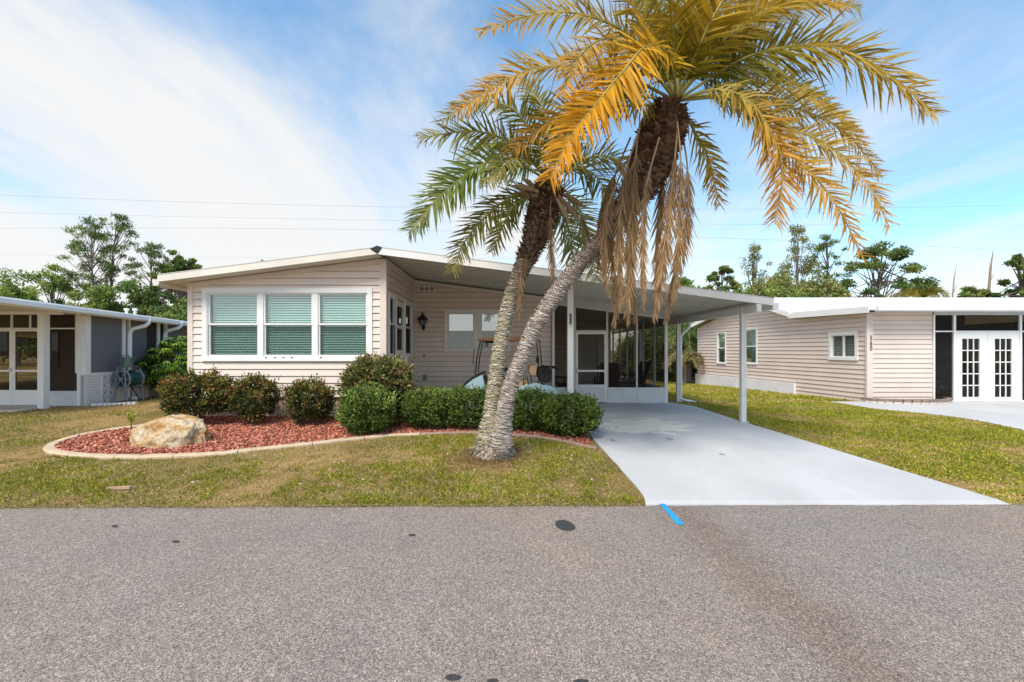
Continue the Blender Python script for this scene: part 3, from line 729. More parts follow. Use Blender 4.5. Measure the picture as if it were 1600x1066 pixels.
# carport posts and beam
BX = 5.12
zb = 1.5 + 60*9.24/FPX
mb = MB(); mb.box(BX-.045, BX+.045, 9.26, 20, zb, zb+.155)
mb.box(BX-.0455, BX+.0455, 9.256, 9.2598, zb+.001, zb+.154); mb.build('beam', TRIM, house)
mb = MB(); mb.box(BX+.0451, BX+.06, 9.27, 20, zb+.135, zb+.17); mb.box(BX-.06, BX-.0451, 9.27, 20, zb+.135, zb+.17); mb.build('beam_flange', PAN, house)
for (x, y) in ((BX, 9.9), (BX, 13.65), (BX, 17.5)):
    g = ground(x, y)
    mb = MB(); h = .052
    P = [(x-h, y-h), (x-.02, y-h), (x-.02, y-h+.006), (x+.02, y-h+.006), (x+.02, y-h), (x+h, y-h), (x+h, y+h), (x-h, y+h)]
    mb.prism(P, 'z', g-.05, zb-.001); mb.box(x-h-.012, x+h+.012, y-h-.012, y-h-.002, zb-.04, zb+.12)
    post = mb.build('carport_post', TRIM, house)
    mb = MB(); mb.box(x-.09, x+.09, y-.09, y+.09, g+.005, g+.032); mb.build('post_foot', PAN, post)
x, y = (891-793)/FPX*9.9, 9.9
mb = MB(); h = .060
mb.prism([(x-h, y-h), (x-.033, y-h), (x-.033, y-h+.004), (x+.033, y-h+.004), (x+.033, y-h), (x+h, y-h), (x+h, y+h), (x-h, y+h)], 'z', -.12, roof_z(x)-.091); post = mb.build('carport_post', TRIMW, house)
Fp = Frame((x, y-h), (1, 0), (0, -1))
number('559', Fp, 0, .004, 1.5+(547-490.2)/FPX*9.84, .078, .014, BLACK, post, 1.15)

# downspout at the right of the carport
gy = 13.75
P0 = at(1088, 512, gy)
mb = MB(); X0 = XE+.07
dsx = (1063.5-793)/FPX*gy
mb.tube([(X0, gy, roof_z(XE)-.2), (X0, gy, 2.20), (X0-.05, gy, 2.14), (dsx+.05, gy, 1.98), (dsx, gy, 1.90), (dsx, gy, .06), (dsx+.05, gy, 0.0), (dsx+.45, gy-.02, -.085)], .042, 10)
mb.build('downspout', TRIMW, house, smooth=True)
mb = MB()
for z in (1.7, .5): mb.box(dsx-.05, dsx+.05, gy-.047, gy+.047, z, z+.03)
mb.build('pipe_strap', TRIMW, house)

# ---- screened porch
PY = 12.5; PX1 = (1043-793)/FPX*PY
porch_parent = house
def px_(p, Y=PY): return (p-793)/FPX*Y
def pz(q, Y=PY): return 1.5-(q-547)/FPX*Y
kz = pz(605.5); gz0 = 0.05
def bar(mb, x0, x1, z0, z1, y0=PY-.03, y1=PY+.03): mb.box(x0, x1, y0, y1, z0, z1)
XL = X2+.005
FRM = mat('porch_frame', (0.62, 0.61, 0.58), 0.45, 0.05)
for x0, x1 in ((XL, px_(866.5)), (px_(895), px_(899.5)), (px_(947), px_(950)), (px_(993.5), px_(996)), (PX1-.085, PX1)):
    mb = MB(); bar(mb, x0, x1, gz0-.02, roof_z(x1)-.33); mb.build('porch_post', TRIM if x0 in (XL,) or x1 == PX1 else FRM, house)
mb = MB()      # header follows the roof
a, b = XL, PX1
mb.hexa([(a,PY-.035,roof_z(a)-.33), (b,PY-.035,roof_z(b)-.33), (b,PY+.035,roof_z(b)-.33), (a,PY+.035,roof_z(a)-.33), (a,PY-.035,roof_z(a)-.25), (b,PY-.035,roof_z(b)-.25), (b,PY+.035,roof_z(b)-.25), (a,PY+.035,roof_z(a)-.25)])
mb.build('porch_header', FRM, house)
mb = MB(); mb.hexa([(a,PY-.02,roof_z(a)-.249), (b,PY-.02,roof_z(b)-.249), (b,PY+.02,roof_z(b)-.249), (a,PY+.02,roof_z(a)-.249), (a,PY-.02,roof_z(a)-.095), (b,PY-.02,roof_z(b)-.095), (b,PY+.02,roof_z(b)-.095), (a,PY+.02,roof_z(a)-.095)])
mb.hexa([(a,PY-.05,roof_z(a)-.15), (b,PY-.05,roof_z(b)-.15), (b,PY-.021,roof_z(b)-.15), (a,PY-.021,roof_z(a)-.15), (a,PY-.05,roof_z(a)-.095), (b,PY-.05,roof_z(b)-.095), (b,PY-.021,roof_z(b)-.095), (a,PY-.021,roof_z(a)-.095)])
mb.build('header_board', PAN, house)
for x0, x1 in ((px_(866.5)+.001, px_(895)-.001), (px_(950)+.001, PX1-.086)):
    mb = MB(); mb.box(x0, x1, PY-.026, PY+.06, gz0-.06, kz-.05); mb.box(x0, x1, PY-.04, PY+.07, kz-.049, kz); mb.build('knee_wall', STUCCO, house)
for x0, x1, z0 in ((px_(866.5), px_(895), kz), (px_(899.5), px_(947), pz(520)), (px_(950), px_(993.5), kz), (px_(996), PX1-.085, kz)):
    za, zb_ = roof_z(x0)-.33, roof_z(x1)-.33
    MB().add([(x0,PY,z0+.001), (x1,PY,z0+.001), (x1,PY,zb_), (x0,PY,za)], [(0,1,2,3)]).build('screen_panel', SCREEN, house)
# screen door
x0, x1, z0, z1 = px_(899.8), px_(946.8), pz(628), pz(519)
mb = MB(); y0_, y1_ = PY-.045, PY-.005
for q in ((x0, x0+.05, z0, z1), (x1-.05, x1, z0, z1), (x0+.05, x1-.05, z1-.06, z1), (x0+.05, x1-.05, pz(581), pz(578)), (x0+.05, x1-.05, pz(604)-.02, pz(601))): mb.box(q[0], q[1], y0_, y1_, q[2], q[3])
sd = mb.build('screen_door', TRIM, house)
mb = MB(); mb.box(x0+.05, x1-.05, y0_+.008, y1_-.008, z0, pz(604)-.021); mb.build('kick_panel', STUCCO, sd)
mb = MB().add([(x0+.05,PY-.02,pz(604)), (x1-.05,PY-.02,pz(604)), (x1-.05,PY-.02,z1-.06), (x0+.05,PY-.02,z1-.06)], [(0,1,2,3)]); mb.build('screen', SCREEN, sd)
mb = MB(); mb.box(x0+.012, x0+.038, PY-.075, PY-.046, pz(579)-.05, pz(579)+.07); mb.build('handle', PAN, sd)
mb = MB(); mb.box(px_(899.5), px_(947), PY-.03, PY+.03, z1+.003, z1+.05); mb.build('door_lintel', FRM, house)
# porch room: back wall with a door, left wall of the house, right screened wall
PB = 19.4
Fb = Frame((X2, PB), (1, 0), (0, -1))
zq = lambda x: roof_z(x)-.1
dd0, dd1 = (905.5-793)/FPX*PB-X2, (934-793)/FPX*PB-X2
wall(house, Fb, .12, [(0, zq(X2)), (PX1-X2, zq(PX1))], [(dd0, dd1, .1, pz(533, PB))], lap=.2)
mb = MB()
for k in range(8):
    s0 = dd0+(dd1-dd0)*k/8; Fb.box(mb, s0+.006, s0+(dd1-dd0)/8-.006, -.05, -.015, .1, pz(533, PB))
Fb.box(mb, dd0, dd1, -.08, -.051, .1, pz(533, PB)); bd = mb.build('door', CREAM, house)
mb = MB(); Fb.box(mb, dd0-.09, dd0, -.02, .04, .1, pz(533, PB)+.09); Fb.box(mb, dd1, dd1+.09, -.02, .04, .1, pz(533, PB)+.09); Fb.box(mb, dd0, dd1, -.02, .04, pz(533, PB), pz(533, PB)+.09); mb.build('frame', TRIM, bd)
Fl = Frame((X2, RC+.11), (0, 1), (1, 0))
wall(house, Fl, .12, [(0, zq(X2)), (PB-RC-.2, zq(X2))], [], lap=.2)
mb = MB(); mb.box(X2+.001, PX1, PY+.07, PB+.2, -.05, .055); mb.build('porch_floor', mat('porch_floor', (.30, .30, .30), .7), house)
for Y in (13.5, 14.6, 15.6, 16.6, 17.7, 18.8):
    mb = MB(); mb.box(PX1-.06, PX1-.005, Y-.03, Y+.03, .055, 2.4); mb.build('porch_post', TRIM, house)
mb = MB(); mb.box(PX1-.065, PX1, PY+.07, PB, .05, .45); mb.build('knee_wall', STUCCO, house)
mb = MB(); mb.box(PX1-.07, PX1, PY+.04, PB, 2.401, 2.47); mb.build('porch_header', TRIM, house)
MB().add([(PX1-.03,PY+.04,.45), (PX1-.03,PB,.45), (PX1-.03,PB,2.4), (PX1-.03,PY+.04,2.4)], [(0,1,2,3)]).build('screen_panel', SCREEN, house)
# ------------------------------------------------------------ planting bed: edging, mulch
EDGE_PX = [(262, 663.5), (205, 669), (150, 677), (112, 686), (88, 694), (77, 702), (90, 709), (130, 713.5), (190, 716), (260, 714.5), (340, 710.5), (400, 704), (450, 699),
           (500, 693.5), (545, 688.5), (600, 683), (650, 680.5), (700, 678.5), (750, 678), (800, 681), (850, 686), (885, 692), (915, 699), (934, 703)]
EP = [gp(*p) for p in EDGE_PX]
def smooth_path(P, step):
    P = [Vector(p) for p in P]; out = []
    for i in range(len(P)-1):
        p0, p1, p2, p3 = P[max(i-1,0)], P[i], P[i+1], P[min(i+2, len(P)-1)]
        n = max(1, int((p2-p1).length/step))
        for k in range(n):
            t = k/n
            out.append(0.5*((2*p1)+(p2-p0)*t+(2*p0-5*p1+4*p2-p3)*t*t+(3*p1-p0-3*p2+p3)*t**3))
    out.append(P[-1]); return out
epath = smooth_path(EP, 0.06)
CURB = mat('edging_concrete', (0.52, 0.40, 0.27), 0.9, 0.16, 7, 0.35, 70)
CURB2 = mat('edging_stained', (0.30, 0.20, 0.15), 0.9, 0.2, 7, 0.35, 70)
edging = thing('garden_edging', tuple(epath[len(epath)//3]), 'curved tan concrete edging around the red mulch bed', 'garden edging')
def edge_section(i, wd):
    p = epath[i]; t = (epath[min(i+1, len(epath)-1)] - epath[max(i-1, 0)]).normalized(); nn = Vector((t.y, -t.x, 0)).normalized()
    z = ground(p.x, p.y); wob = 0.006*noise.noise((p.x*5, p.y*5, 0))
    prof = [(-wd/2, -.03), (-wd/2, .028), (-wd/2+.02, .045), (wd/2-.02, .043), (wd/2, .022), (wd/2, -.03)]
    return [Vector((p.x, p.y, z)) + nn*a + Vector((0, 0, b+wob)) for a, b in prof]
i = 0; seg = 0
while i < len(epath)-3:
    n = random.choice([13, 15, 17, 14]); j = min(len(epath)-1, i+n)
    mb = MB(); wds = lambda q: 0.15 if epath[q].x < -3.6 else 0.15 - 0.05*sm(-3.6, -2.0, epath[q].x)
    secs = [edge_section(q, wds(q)) for q in range(i, j+1)]
    d = (secs[1][0]-secs[0][0]).normalized()*0.006; secs[0] = [v+d for v in secs[0]]; secs[-1] = [v-d for v in secs[-1]]
    loft_sections(mb, secs); mb.build('edging_block', CURB if epath[i].x < -2.3 else CURB2, edging); i = j; seg += 1
# bed outline polygon (inside edging, behind along the house)
bed = [(p.x, p.y) for p in epath[::3]] + [(1.52, 8.6), (1.45, 10.25), (-2.5, 10.25), (-2.5, 9.62), (-6.8, 9.62), (-7.15, 9.5)]
def inside(px, py, poly):
    c = np.zeros(len(px), bool); n = len(poly); j = n-1
    for i in range(n):
        xi, yi = poly[i]; xj, yj = poly[j]
        c ^= ((yi > py) != (yj > py)) & (px < (xj-xi)*(py-yi)/((yj-yi) or 1e-9)+xi); j = i
    return c
SOILM = mat('bed_soil', (0.12, 0.06, 0.04), 0.95, 0.3, 8, 0.6, 60)
MB().add([(x, y, ground(x, y)+.012) for x, y in bed], [tuple(range(len(bed)))[::-1]]).build('planting_bed', SOILM)['kind'] = 'structure'
CHIP = mat('red_mulch', (0.3, 0.1, 0.06), 0.85, 0.12, 20, attr=True, spec=0.15)
def chips(name, poly, n, size, cols, material, zoff=.012, kind='stuff', mound=0.0):
    xs_ = [p[0] for p in poly]; ys_ = [p[1] for p in poly]
    X = RNG.uniform(min(xs_), max(xs_), n*3); Y = RNG.uniform(min(ys_), max(ys_), n*3)
    k = inside(X, Y, poly); X, Y = X[k][:n], Y[k][:n]; n = len(X)
    base = np.array([[1,0,0],[-1,0,0],[0,1,0],[0,-1,0],[0,0,1],[0,0,-1]], float)
    tri = np.array([[0,2,4],[2,1,4],[1,3,4],[3,0,4],[2,0,5],[1,2,5],[3,1,5],[0,3,5]])
    sc = size*RNG.uniform(.5, 1.5, (n, 1)) * np.stack([RNG.uniform(.8, 1.4, n), RNG.uniform(.5, .9, n), RNG.uniform(.3, .6, n)], 1)
    V = base[None]*sc[:, None, :] + RNG.normal(0, .18, (n, 6, 3))*sc[:, None, :]
    a = RNG.uniform(0, 6.28, n); b = RNG.normal(0, .35, n)
    ca, sa, cb, sb = np.cos(a), np.sin(a), np.cos(b), np.sin(b)
    x, y, z = V[..., 0], V[..., 1], V[..., 2]
    x, z = x*cb[:, None]+z*sb[:, None], z*cb[:, None]-x*sb[:, None]
    x, y = x*ca[:, None]-y*sa[:, None], x*sa[:, None]+y*ca[:, None]
    g = np.array([ground(p, q) for p, q in zip(X, Y)])
    V = np.stack([x+X[:, None], y+Y[:, None], z+(g+zoff+RNG.uniform(0, size*.9, n))[:, None]], 2).reshape(-1, 3)
    F = (tri[None]+6*np.arange(n)[:, None, None]).reshape(-1, 3)
    me = D.meshes.new(name); me.vertices.add(len(V)); me.vertices.foreach_set('co', V.astype('f').ravel())
    me.loops.add(F.size); me.loops.foreach_set('vertex_index', F.astype('i').ravel())
    me.polygons.add(len(F)); me.polygons.foreach_set('loop_start', np.arange(len(F), dtype='i')*3)
    cl = np.array(cols)[RNG.integers(0, len(cols), n)]*RNG.uniform(.75, 1.4, (n, 1))*np.array([1.15, .98, .92])
    att = me.color_attributes.new('Col', 'FLOAT_COLOR', 'POINT')
    att.data.foreach_set('color', np.concatenate([np.repeat(cl, 6, 0), np.ones((6*n, 1))], 1).astype('f').ravel())
    me.update(calc_edges=True); o = link(name, me, material); o['kind'] = kind; return o
m_ = chips('mulch', bed, 26000, .026, [(.36,.14,.09), (.44,.20,.13), (.27,.10,.07), (.50,.27,.19), (.18,.07,.05), (.40,.15,.09), (.30,.11,.08)], CHIP)
tag(m_, 'red wood mulch spread over the planting bed', 'mulch')

# boulder
def rock(name, c, sx, sy, sz, seedv, material, label):
    import bmesh
    bm = bmesh.new(); bmesh.ops.create_icosphere(bm, subdivisions=6, radius=1)
    for v in bm.verts:
        p = v.co.copy(); d = p.normalized()
        f = 1 + .20*noise.noise(d*1.2+Vector((seedv,0,0))) + .10*noise.noise(d*2.9+Vector((0,seedv,0)))
        r = noise.fractal(d*4.5+Vector((seedv,)*3), 1.0, 2.1, 5)
        f += .055*r - .05*abs(noise.noise(d*7+Vector((9,seedv,0)))) + .012*noise.noise(d*26)
        q = Vector((d.x*f*sx, d.y*f*sy, d.z*f*sz))
        q.z += 0.16*sz*d.x*(1 if d.z > 0 else 0)              # higher towards its right end
        q.x += -.12*sx*max(0, d.z)
        cr = 0.62*sz
        if q.z > cr: q.z = cr + (q.z-cr)*.55
        v.co = q + Vector(c)
    me = D.meshes.new(name); bm.to_mesh(me); bm.free()
    me.polygons.foreach_set('use_smooth', [True]*len(me.polygons))
    return tag(link(name, me, material, None, c), label, 'rock')
rm = D.materials.new('limestone'); rm.use_nodes = True; t = rm.node_tree; L = t.links; b_ = t.nodes['Principled BSDF']; b_.inputs['Roughness'].default_value = .9; b_.inputs['Specular IOR Level'].default_value = .15
g_ = t.nodes.new('ShaderNodeNewGeometry')
n1_ = t.nodes.new('ShaderNodeTexNoise'); n1_.inputs['Scale'].default_value = 3.2; n1_.inputs['Detail'].default_value = 9; n1_.inputs['Roughness'].default_value = .68
n2_ = t.nodes.new('ShaderNodeTexNoise'); n2_.inputs['Scale'].default_value = 22; n2_.inputs['Detail'].default_value = 6; n2_.inputs['Roughness'].default_value = .7
for n in (n1_, n2_): L.new(g_.outputs['Position'], n.inputs['Vector'])
r_ = t.nodes.new('ShaderNodeValToRGB'); e = r_.color_ramp.elements; e[0].position = .30; e[0].color = (.30, .15, .07, 1); e[1].position = .66; e[1].color = (.64, .58, .46, 1)
k = e.new(.44); k.color = (.52, .33, .15, 1); k = e.new(.53); k.color = (.57, .45, .29, 1)
L.new(n1_.outputs['Fac'], r_.inputs[0])
r2_ = t.nodes.new('ShaderNodeValToRGB'); e = r2_.color_ramp.elements; e[0].position = .35; e[0].color = (.6, .55, .5, 1); e[1].position = .62; e[1].color = (1.1, 1.08, 1.05, 1); L.new(n2_.outputs['Fac'], r2_.inputs[0])
x_ = t.nodes.new('ShaderNodeMix'); x_.data_type = 'RGBA'; x_.blend_type = 'MULTIPLY'; x_.inputs[0].default_value = 1
L.new(r_.outputs[0], x_.inputs[6]); L.new(r2_.outputs[0], x_.inputs[7]); L.new(x_.outputs[2], b_.inputs['Base Color'])
bp_ = t.nodes.new('ShaderNodeBump'); bp_.inputs['Strength'].default_value = .9; bp_.inputs['Distance'].default_value = .02; L.new(n2_.outputs['Fac'], bp_.inputs['Height']); L.new(bp_.outputs[0], b_.inputs['Normal'])
rp = gp(258, 702); rock('boulder', (rp[0]-.13, rp[1]+.36, rp[2]+.04), (.63), .42, .53, 3.3, rm, 'large cream and rust limestone boulder lying in the red mulch')

# small seedling on a stake
sx, sy, sz = gp(205, 678)
sp_ = thing('seedling', (sx, sy, sz), 'small lime green seedling on a dark stake behind the boulder', 'seedling')
mb = MB(); mb.tube([(sx, sy, sz-.02), (sx+.004, sy, sz+.30)], [.014, .010], 6); mb.build('stake', BARK, sp_)
n = 70; d = unit(RNG.normal(size=(n, 3))+np.array([0, 0, .4])); P = np.array([sx, sy, sz+.30])+RNG.normal(0, 1, (n, 3))*np.array([.025, .025, .05])
blades('leaves', P, d, rand_side(d), RNG.uniform(.03, .065, n), .028, np.array([.36, .42, .03])*RNG.uniform(.7, 1.2, (n, 1)), LEAF, sp_)
bk = gp(186, 765); mb = MB(); mb.hexa([(bk[0]-.16, bk[1]-.02, bk[2]+.01), (bk[0]+.15, bk[1]-.025, bk[2]+.01), (bk[0]+.17, bk[1]+.02, bk[2]+.01), (bk[0]-.14, bk[1]+.02, bk[2]+.01),
        (bk[0]-.15, bk[1]-.02, bk[2]+.03), (bk[0]+.15, bk[1]-.02, bk[2]+.045), (bk[0]+.16, bk[1]+.02, bk[2]+.045), (bk[0]-.14, bk[1]+.02, bk[2]+.03)])
tag(mb.build('bark_piece', mat('palm_litter', (.42, .27, .18), .9, .2, 12), None, bk), 'dry brown piece of palm bark lying on the grass in front of the bed', 'bark')

# ------------------------------------------------------------ shrubs
def shrub(name, c, rx, ry, h, cols, n, label, group, leaf=(.035, .018), stems=7, base=0.10, rough=.16, seedv=0, up=.3, top_cols=None, flowers=None):
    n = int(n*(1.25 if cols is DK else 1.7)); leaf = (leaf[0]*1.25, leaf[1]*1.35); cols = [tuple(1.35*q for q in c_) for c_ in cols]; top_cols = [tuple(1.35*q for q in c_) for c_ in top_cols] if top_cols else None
    x, y, z = c; root = thing(name, (x, y, z), label, 'shrub', group)
    cz = z + base + (h-base)/2; rz_ = (h-base)/2
    d = unit(RNG.normal(size=(n, 3)))
    lump = np.array([noise.noise(Vector(q)*2.3+Vector((seedv, seedv*.7, 0))) + .55*noise.noise(Vector(q)*5.5+Vector((0, seedv, 2))) for q in d])
    rr = (1 + rough*lump*1.6) * np.where(RNG.random(n) < .74, RNG.uniform(.84, 1.05, n), RNG.uniform(.35, .85, n)**.7)
    # squarish superellipsoid
    q = np.sign(d)*np.abs(d)**.82; q = q/np.maximum(1e-6, (np.abs(q)**2.3).sum(1, keepdims=True)**(1/2.3))
    P = q*rr[:, None]*np.array([rx, ry, rz_]) + np.array([x, y, cz])
    sprig = RNG.random(n) < .05; P[sprig] += d[sprig]*RNG.uniform(.02, .09, (sprig.sum(), 1))
    P[:, 2] = np.maximum(P[:, 2], z+.015)
    dr_ = unit(d*.8 + RNG.normal(size=(n, 3))*.65 + np.array([0, 0, up]))
    cl = np.array(cols)[RNG.integers(0, len(cols), n)]
    clump = np.array([noise.noise(Vector(p)*5.0) for p in P])
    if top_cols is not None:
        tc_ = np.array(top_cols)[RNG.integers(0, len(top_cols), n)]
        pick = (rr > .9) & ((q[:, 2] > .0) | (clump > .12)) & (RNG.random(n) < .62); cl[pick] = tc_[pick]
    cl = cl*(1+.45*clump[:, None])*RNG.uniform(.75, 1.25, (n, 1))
    m_ = int(n*.035); k = RNG.choice(np.where(rr > .9)[0], m_); t_ = RNG.uniform(0, 1, (m_, 5, 1))
    o_ = unit(d[k]+np.array([0, 0, .9])+RNG.normal(0, .25, (m_, 3)))[:, None, :]
    PS = (P[k][:, None, :] + o_*t_*RNG.uniform(.05, .15, (m_, 1, 1))).reshape(-1, 3)      # stray shoots
    P = np.concatenate([P, PS]); dr_ = np.concatenate([dr_, unit(np.repeat(o_[:, 0], 5, 0)+RNG.normal(0, .6, (5*m_, 3)))])
    cl = np.concatenate([cl, np.repeat(cl[k]*1.15, 5, 0)]); n = len(P)
    blades('foliage', P, dr_, rand_side(dr_), leaf[0]*RNG.uniform(.7, 1.35, n), leaf[1]*RNG.uniform(.8, 1.2, n), cl, LEAF, root)
    mb = MB()
    for k in range(stems):
        a = 6.28*k/stems+.4*seedv; e = .55+.35*random.random()
        mb.tube([(x+.05*math.cos(a)*rx/.5, y+.05*math.sin(a), z-.02), (x+rx*e*.35*math.cos(a), y+ry*e*.35*math.sin(a), z+base+.12*h), (x+rx*e*.75*math.cos(a), y+ry*e*.75*math.sin(a), z+h*.72)], [.018, .012, .005], 5)
    mb.build('stems', BARK, root)
    if flowers:
        nf = flowers; k = RNG.choice(np.where(rr > .95)[0], nf); d2 = unit(RNG.normal(size=(nf, 3)))
        blades('blossom', P[k]+d[k]*.03, d2, rand_side(d2), .035, .03, np.ones((nf, 3))*np.array([.75, .72, .6]), LEAF, root)
    return root
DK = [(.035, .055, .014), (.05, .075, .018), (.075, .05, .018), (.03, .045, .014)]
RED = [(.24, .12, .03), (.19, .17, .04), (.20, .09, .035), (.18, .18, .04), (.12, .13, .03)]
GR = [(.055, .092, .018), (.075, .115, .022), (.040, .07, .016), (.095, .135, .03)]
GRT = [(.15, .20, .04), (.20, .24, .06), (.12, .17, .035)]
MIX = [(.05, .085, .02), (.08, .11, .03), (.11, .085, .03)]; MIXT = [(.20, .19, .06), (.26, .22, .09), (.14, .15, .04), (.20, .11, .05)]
g1 = 'dark shrubs in front of the gable wall'; g2 = 'low green shrubs of the front hedge'
def bp(px, Y): X = (px-793)/FPX*Y; return (X, Y, ground(X, Y))
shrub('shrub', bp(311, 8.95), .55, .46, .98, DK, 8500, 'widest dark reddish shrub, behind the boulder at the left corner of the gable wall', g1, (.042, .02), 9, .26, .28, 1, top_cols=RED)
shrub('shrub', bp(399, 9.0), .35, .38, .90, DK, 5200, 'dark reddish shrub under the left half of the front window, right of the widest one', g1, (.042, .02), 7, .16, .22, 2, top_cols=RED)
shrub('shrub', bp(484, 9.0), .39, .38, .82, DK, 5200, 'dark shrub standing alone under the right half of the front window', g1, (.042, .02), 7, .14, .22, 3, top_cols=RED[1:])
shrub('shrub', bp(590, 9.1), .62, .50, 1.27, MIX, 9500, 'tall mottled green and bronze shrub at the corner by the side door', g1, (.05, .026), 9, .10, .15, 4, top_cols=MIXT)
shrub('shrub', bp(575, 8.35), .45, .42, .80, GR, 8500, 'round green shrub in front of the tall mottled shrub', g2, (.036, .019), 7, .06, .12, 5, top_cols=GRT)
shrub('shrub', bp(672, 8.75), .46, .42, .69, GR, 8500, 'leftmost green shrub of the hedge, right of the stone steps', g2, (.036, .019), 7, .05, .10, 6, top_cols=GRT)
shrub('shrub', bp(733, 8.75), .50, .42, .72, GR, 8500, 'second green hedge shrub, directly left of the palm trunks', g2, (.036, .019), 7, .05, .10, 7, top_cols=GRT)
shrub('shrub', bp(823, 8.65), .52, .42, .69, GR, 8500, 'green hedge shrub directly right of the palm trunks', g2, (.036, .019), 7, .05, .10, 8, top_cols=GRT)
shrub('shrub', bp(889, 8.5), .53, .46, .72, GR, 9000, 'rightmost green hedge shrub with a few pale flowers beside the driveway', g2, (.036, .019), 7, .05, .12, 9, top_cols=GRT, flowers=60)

# ------------------------------------------------------------ grass
def ap(px, py): Y = (1.5+.08)*FPX/(py-547); return ((px-793)/FPX*Y, Y)
A = [ap(1372, 640.5), ap(1440, 646), ap(1520, 657), ap(1600, 671), ap(1760, 705)]
APRON = [(9.55, 5.0)] + A[:4][::-1] + [(A[0][0], 14.2), (30, 14.2), (30, 5.0)]
def in_bed(X, Y): return inside(X, Y, bed)
def lawn(name, x0, x1, y0, y1, n, hgt, wd, label, right=False, wide_y=1.0):
    X = RNG.uniform(x0, x1, n); t_ = RNG.random(n)**wide_y; Y = y0+(y1-y0)*t_
    keep = ~in_bed(X, Y)
    xd = np.array([dl(min(12.4, max(5.3, y))) for y in Y]); xr_ = np.array([dr(max(5.3, y)) for y in Y])
    j = RNG.normal(0, .02, n)
    if right: keep &= X > xr_+.0+j
    else: keep &= X < xd-.01+j
    if not right: keep &= ~((X > WLX-.05) & (Y > FA-.1)) & ~((X < -10.6) & (Y > 11.05))
    ee = np.array([road_edge(x) for x in X]); keep &= Y > ee-.03+RNG.normal(0, .02, n)
    # keep in view
    px_v = 793+FPX*X/Y; keep &= (px_v > -400) & (px_v < 2000)
    # bare and thin patches
    pat = np.array([noise.fractal(Vector((x*.55, y*.75, 3)), 1.0, 2.0, 4) if k else 0 for x, y, k in zip(X, Y, keep)])
    fine = np.array([noise.noise(Vector((x*4.5, y*4.5, 7))) if k else 0 for x, y, k in zip(X, Y, keep)])
    west_ = np.clip((-1.5-X)/6, 0, 1) if not right else 0
    thin = pat*.95 + fine*.85 + west_*.55 + (0 if not right else -.12)
    edge = np.exp(-((xd-X)/.16)**2)*.9 if not right else np.exp(-((X-xr_)/.2)**2)*.3
    keep &= RNG.random(n) > np.clip((thin+edge)*1.25, .0, .90)
    X, Y, pat, fine = X[keep], Y[keep], pat[keep], fine[keep]; thin = (thin+edge)[keep]; n = len(X)
    Z = np.array([ground(a, b) for a, b in zip(X, Y)])-.004
    if right:
        keep2 = ~inside(X, Y, APRON); X, Y, Z, pat, fine, thin = [q[keep2] for q in (X, Y, Z, pat, fine, thin)]; n = len(X)
        keep2 = ~((Y > 13.0) & (X > 10.96-.12*(Y-13.87)-.1)) ; X, Y, Z, pat, fine, thin = [q[keep2] for q in (X, Y, Z, pat, fine, thin)]; n = len(X)
    d = unit(np.stack([RNG.normal(0, .85, n), RNG.normal(0, .85, n), RNG.uniform(.15, 1.0, n)], 1))
    green = np.array([[.15, .20, .025], [.22, .27, .03], [.31, .32, .04], [.11, .15, .02]]); tan = np.array([[.56, .43, .20], [.47, .32, .14], [.62, .50, .28], [.40, .28, .10]]); yel = np.array([[.48, .43, .05], [.54, .42, .08]])
    cg = green[RNG.integers(0, 4, n)]; ct = tan[RNG.integers(0, 4, n)]; cy_ = yel[RNG.integers(0, 2, n)]
    dry = np.clip(.34+thin*1.25, .05, .97); r = RNG.random(n)
    cl = np.where((r < dry)[:, None], ct, np.where((r < dry+(1-dry)*.42)[:, None], cy_, cg))*RNG.uniform(.75, 1.2, (n, 1))
    if right: cl = cl*np.array([1.10, 1.16, .85])
    ln = hgt*RNG.uniform(.45, 1.3, n)*np.clip(1.1-thin*.4, .5, 1.3)
    P = np.stack([X, Y, Z], 1)
    o = blades(name, P, d, rand_side(d), ln, wd*RNG.uniform(.7, 1.3, n), cl, GRASSM, kind='stuff')
    tag(o, label, 'grass'); return o
lawn('grass', -10.5, 1.75, 5.12, 9.4, 420000, .042, .0075, 'patchy green and tan lawn between the road and the planting bed', wide_y=1.35)
lawn('grass', -17, -6.6, 7.5, 15, 140000, .042, .012, 'dry tan lawn on the left, between the two homes')
lawn('grass', 5.0, 13.5, 5.2, 13.4, 270000, .046, .0095, 'yellow green lawn to the right of the driveway', True, wide_y=1.15)
lawn('grass', 5.0, 11.0, 13.4, 24, 60000, .065, .018, 'greener strip of lawn along the right hand neighbour home', True)
# bits of litter on the lawn: fallen petals and dry shreds
n = 120; X = RNG.uniform(-4.5, 1.4, n); Y = RNG.uniform(5.35, 8.2, n); k = ~in_bed(X, Y); X, Y = X[k], Y[k]; n = len(X)
d = unit(np.stack([RNG.normal(size=n), RNG.normal(size=n), .15*RNG.random(n)], 1))
o = blades('fallen_petals', np.stack([X, Y, [ground(a, b)+.028 for a, b in zip(X, Y)]], 1), d, rand_side(d), .032, .022, np.array([.78, .76, .68])*RNG.uniform(.7, 1, (n, 1)), LEAF, kind='stuff')
tag(o, 'scattered pale petals and shreds on the front lawn', 'petals')
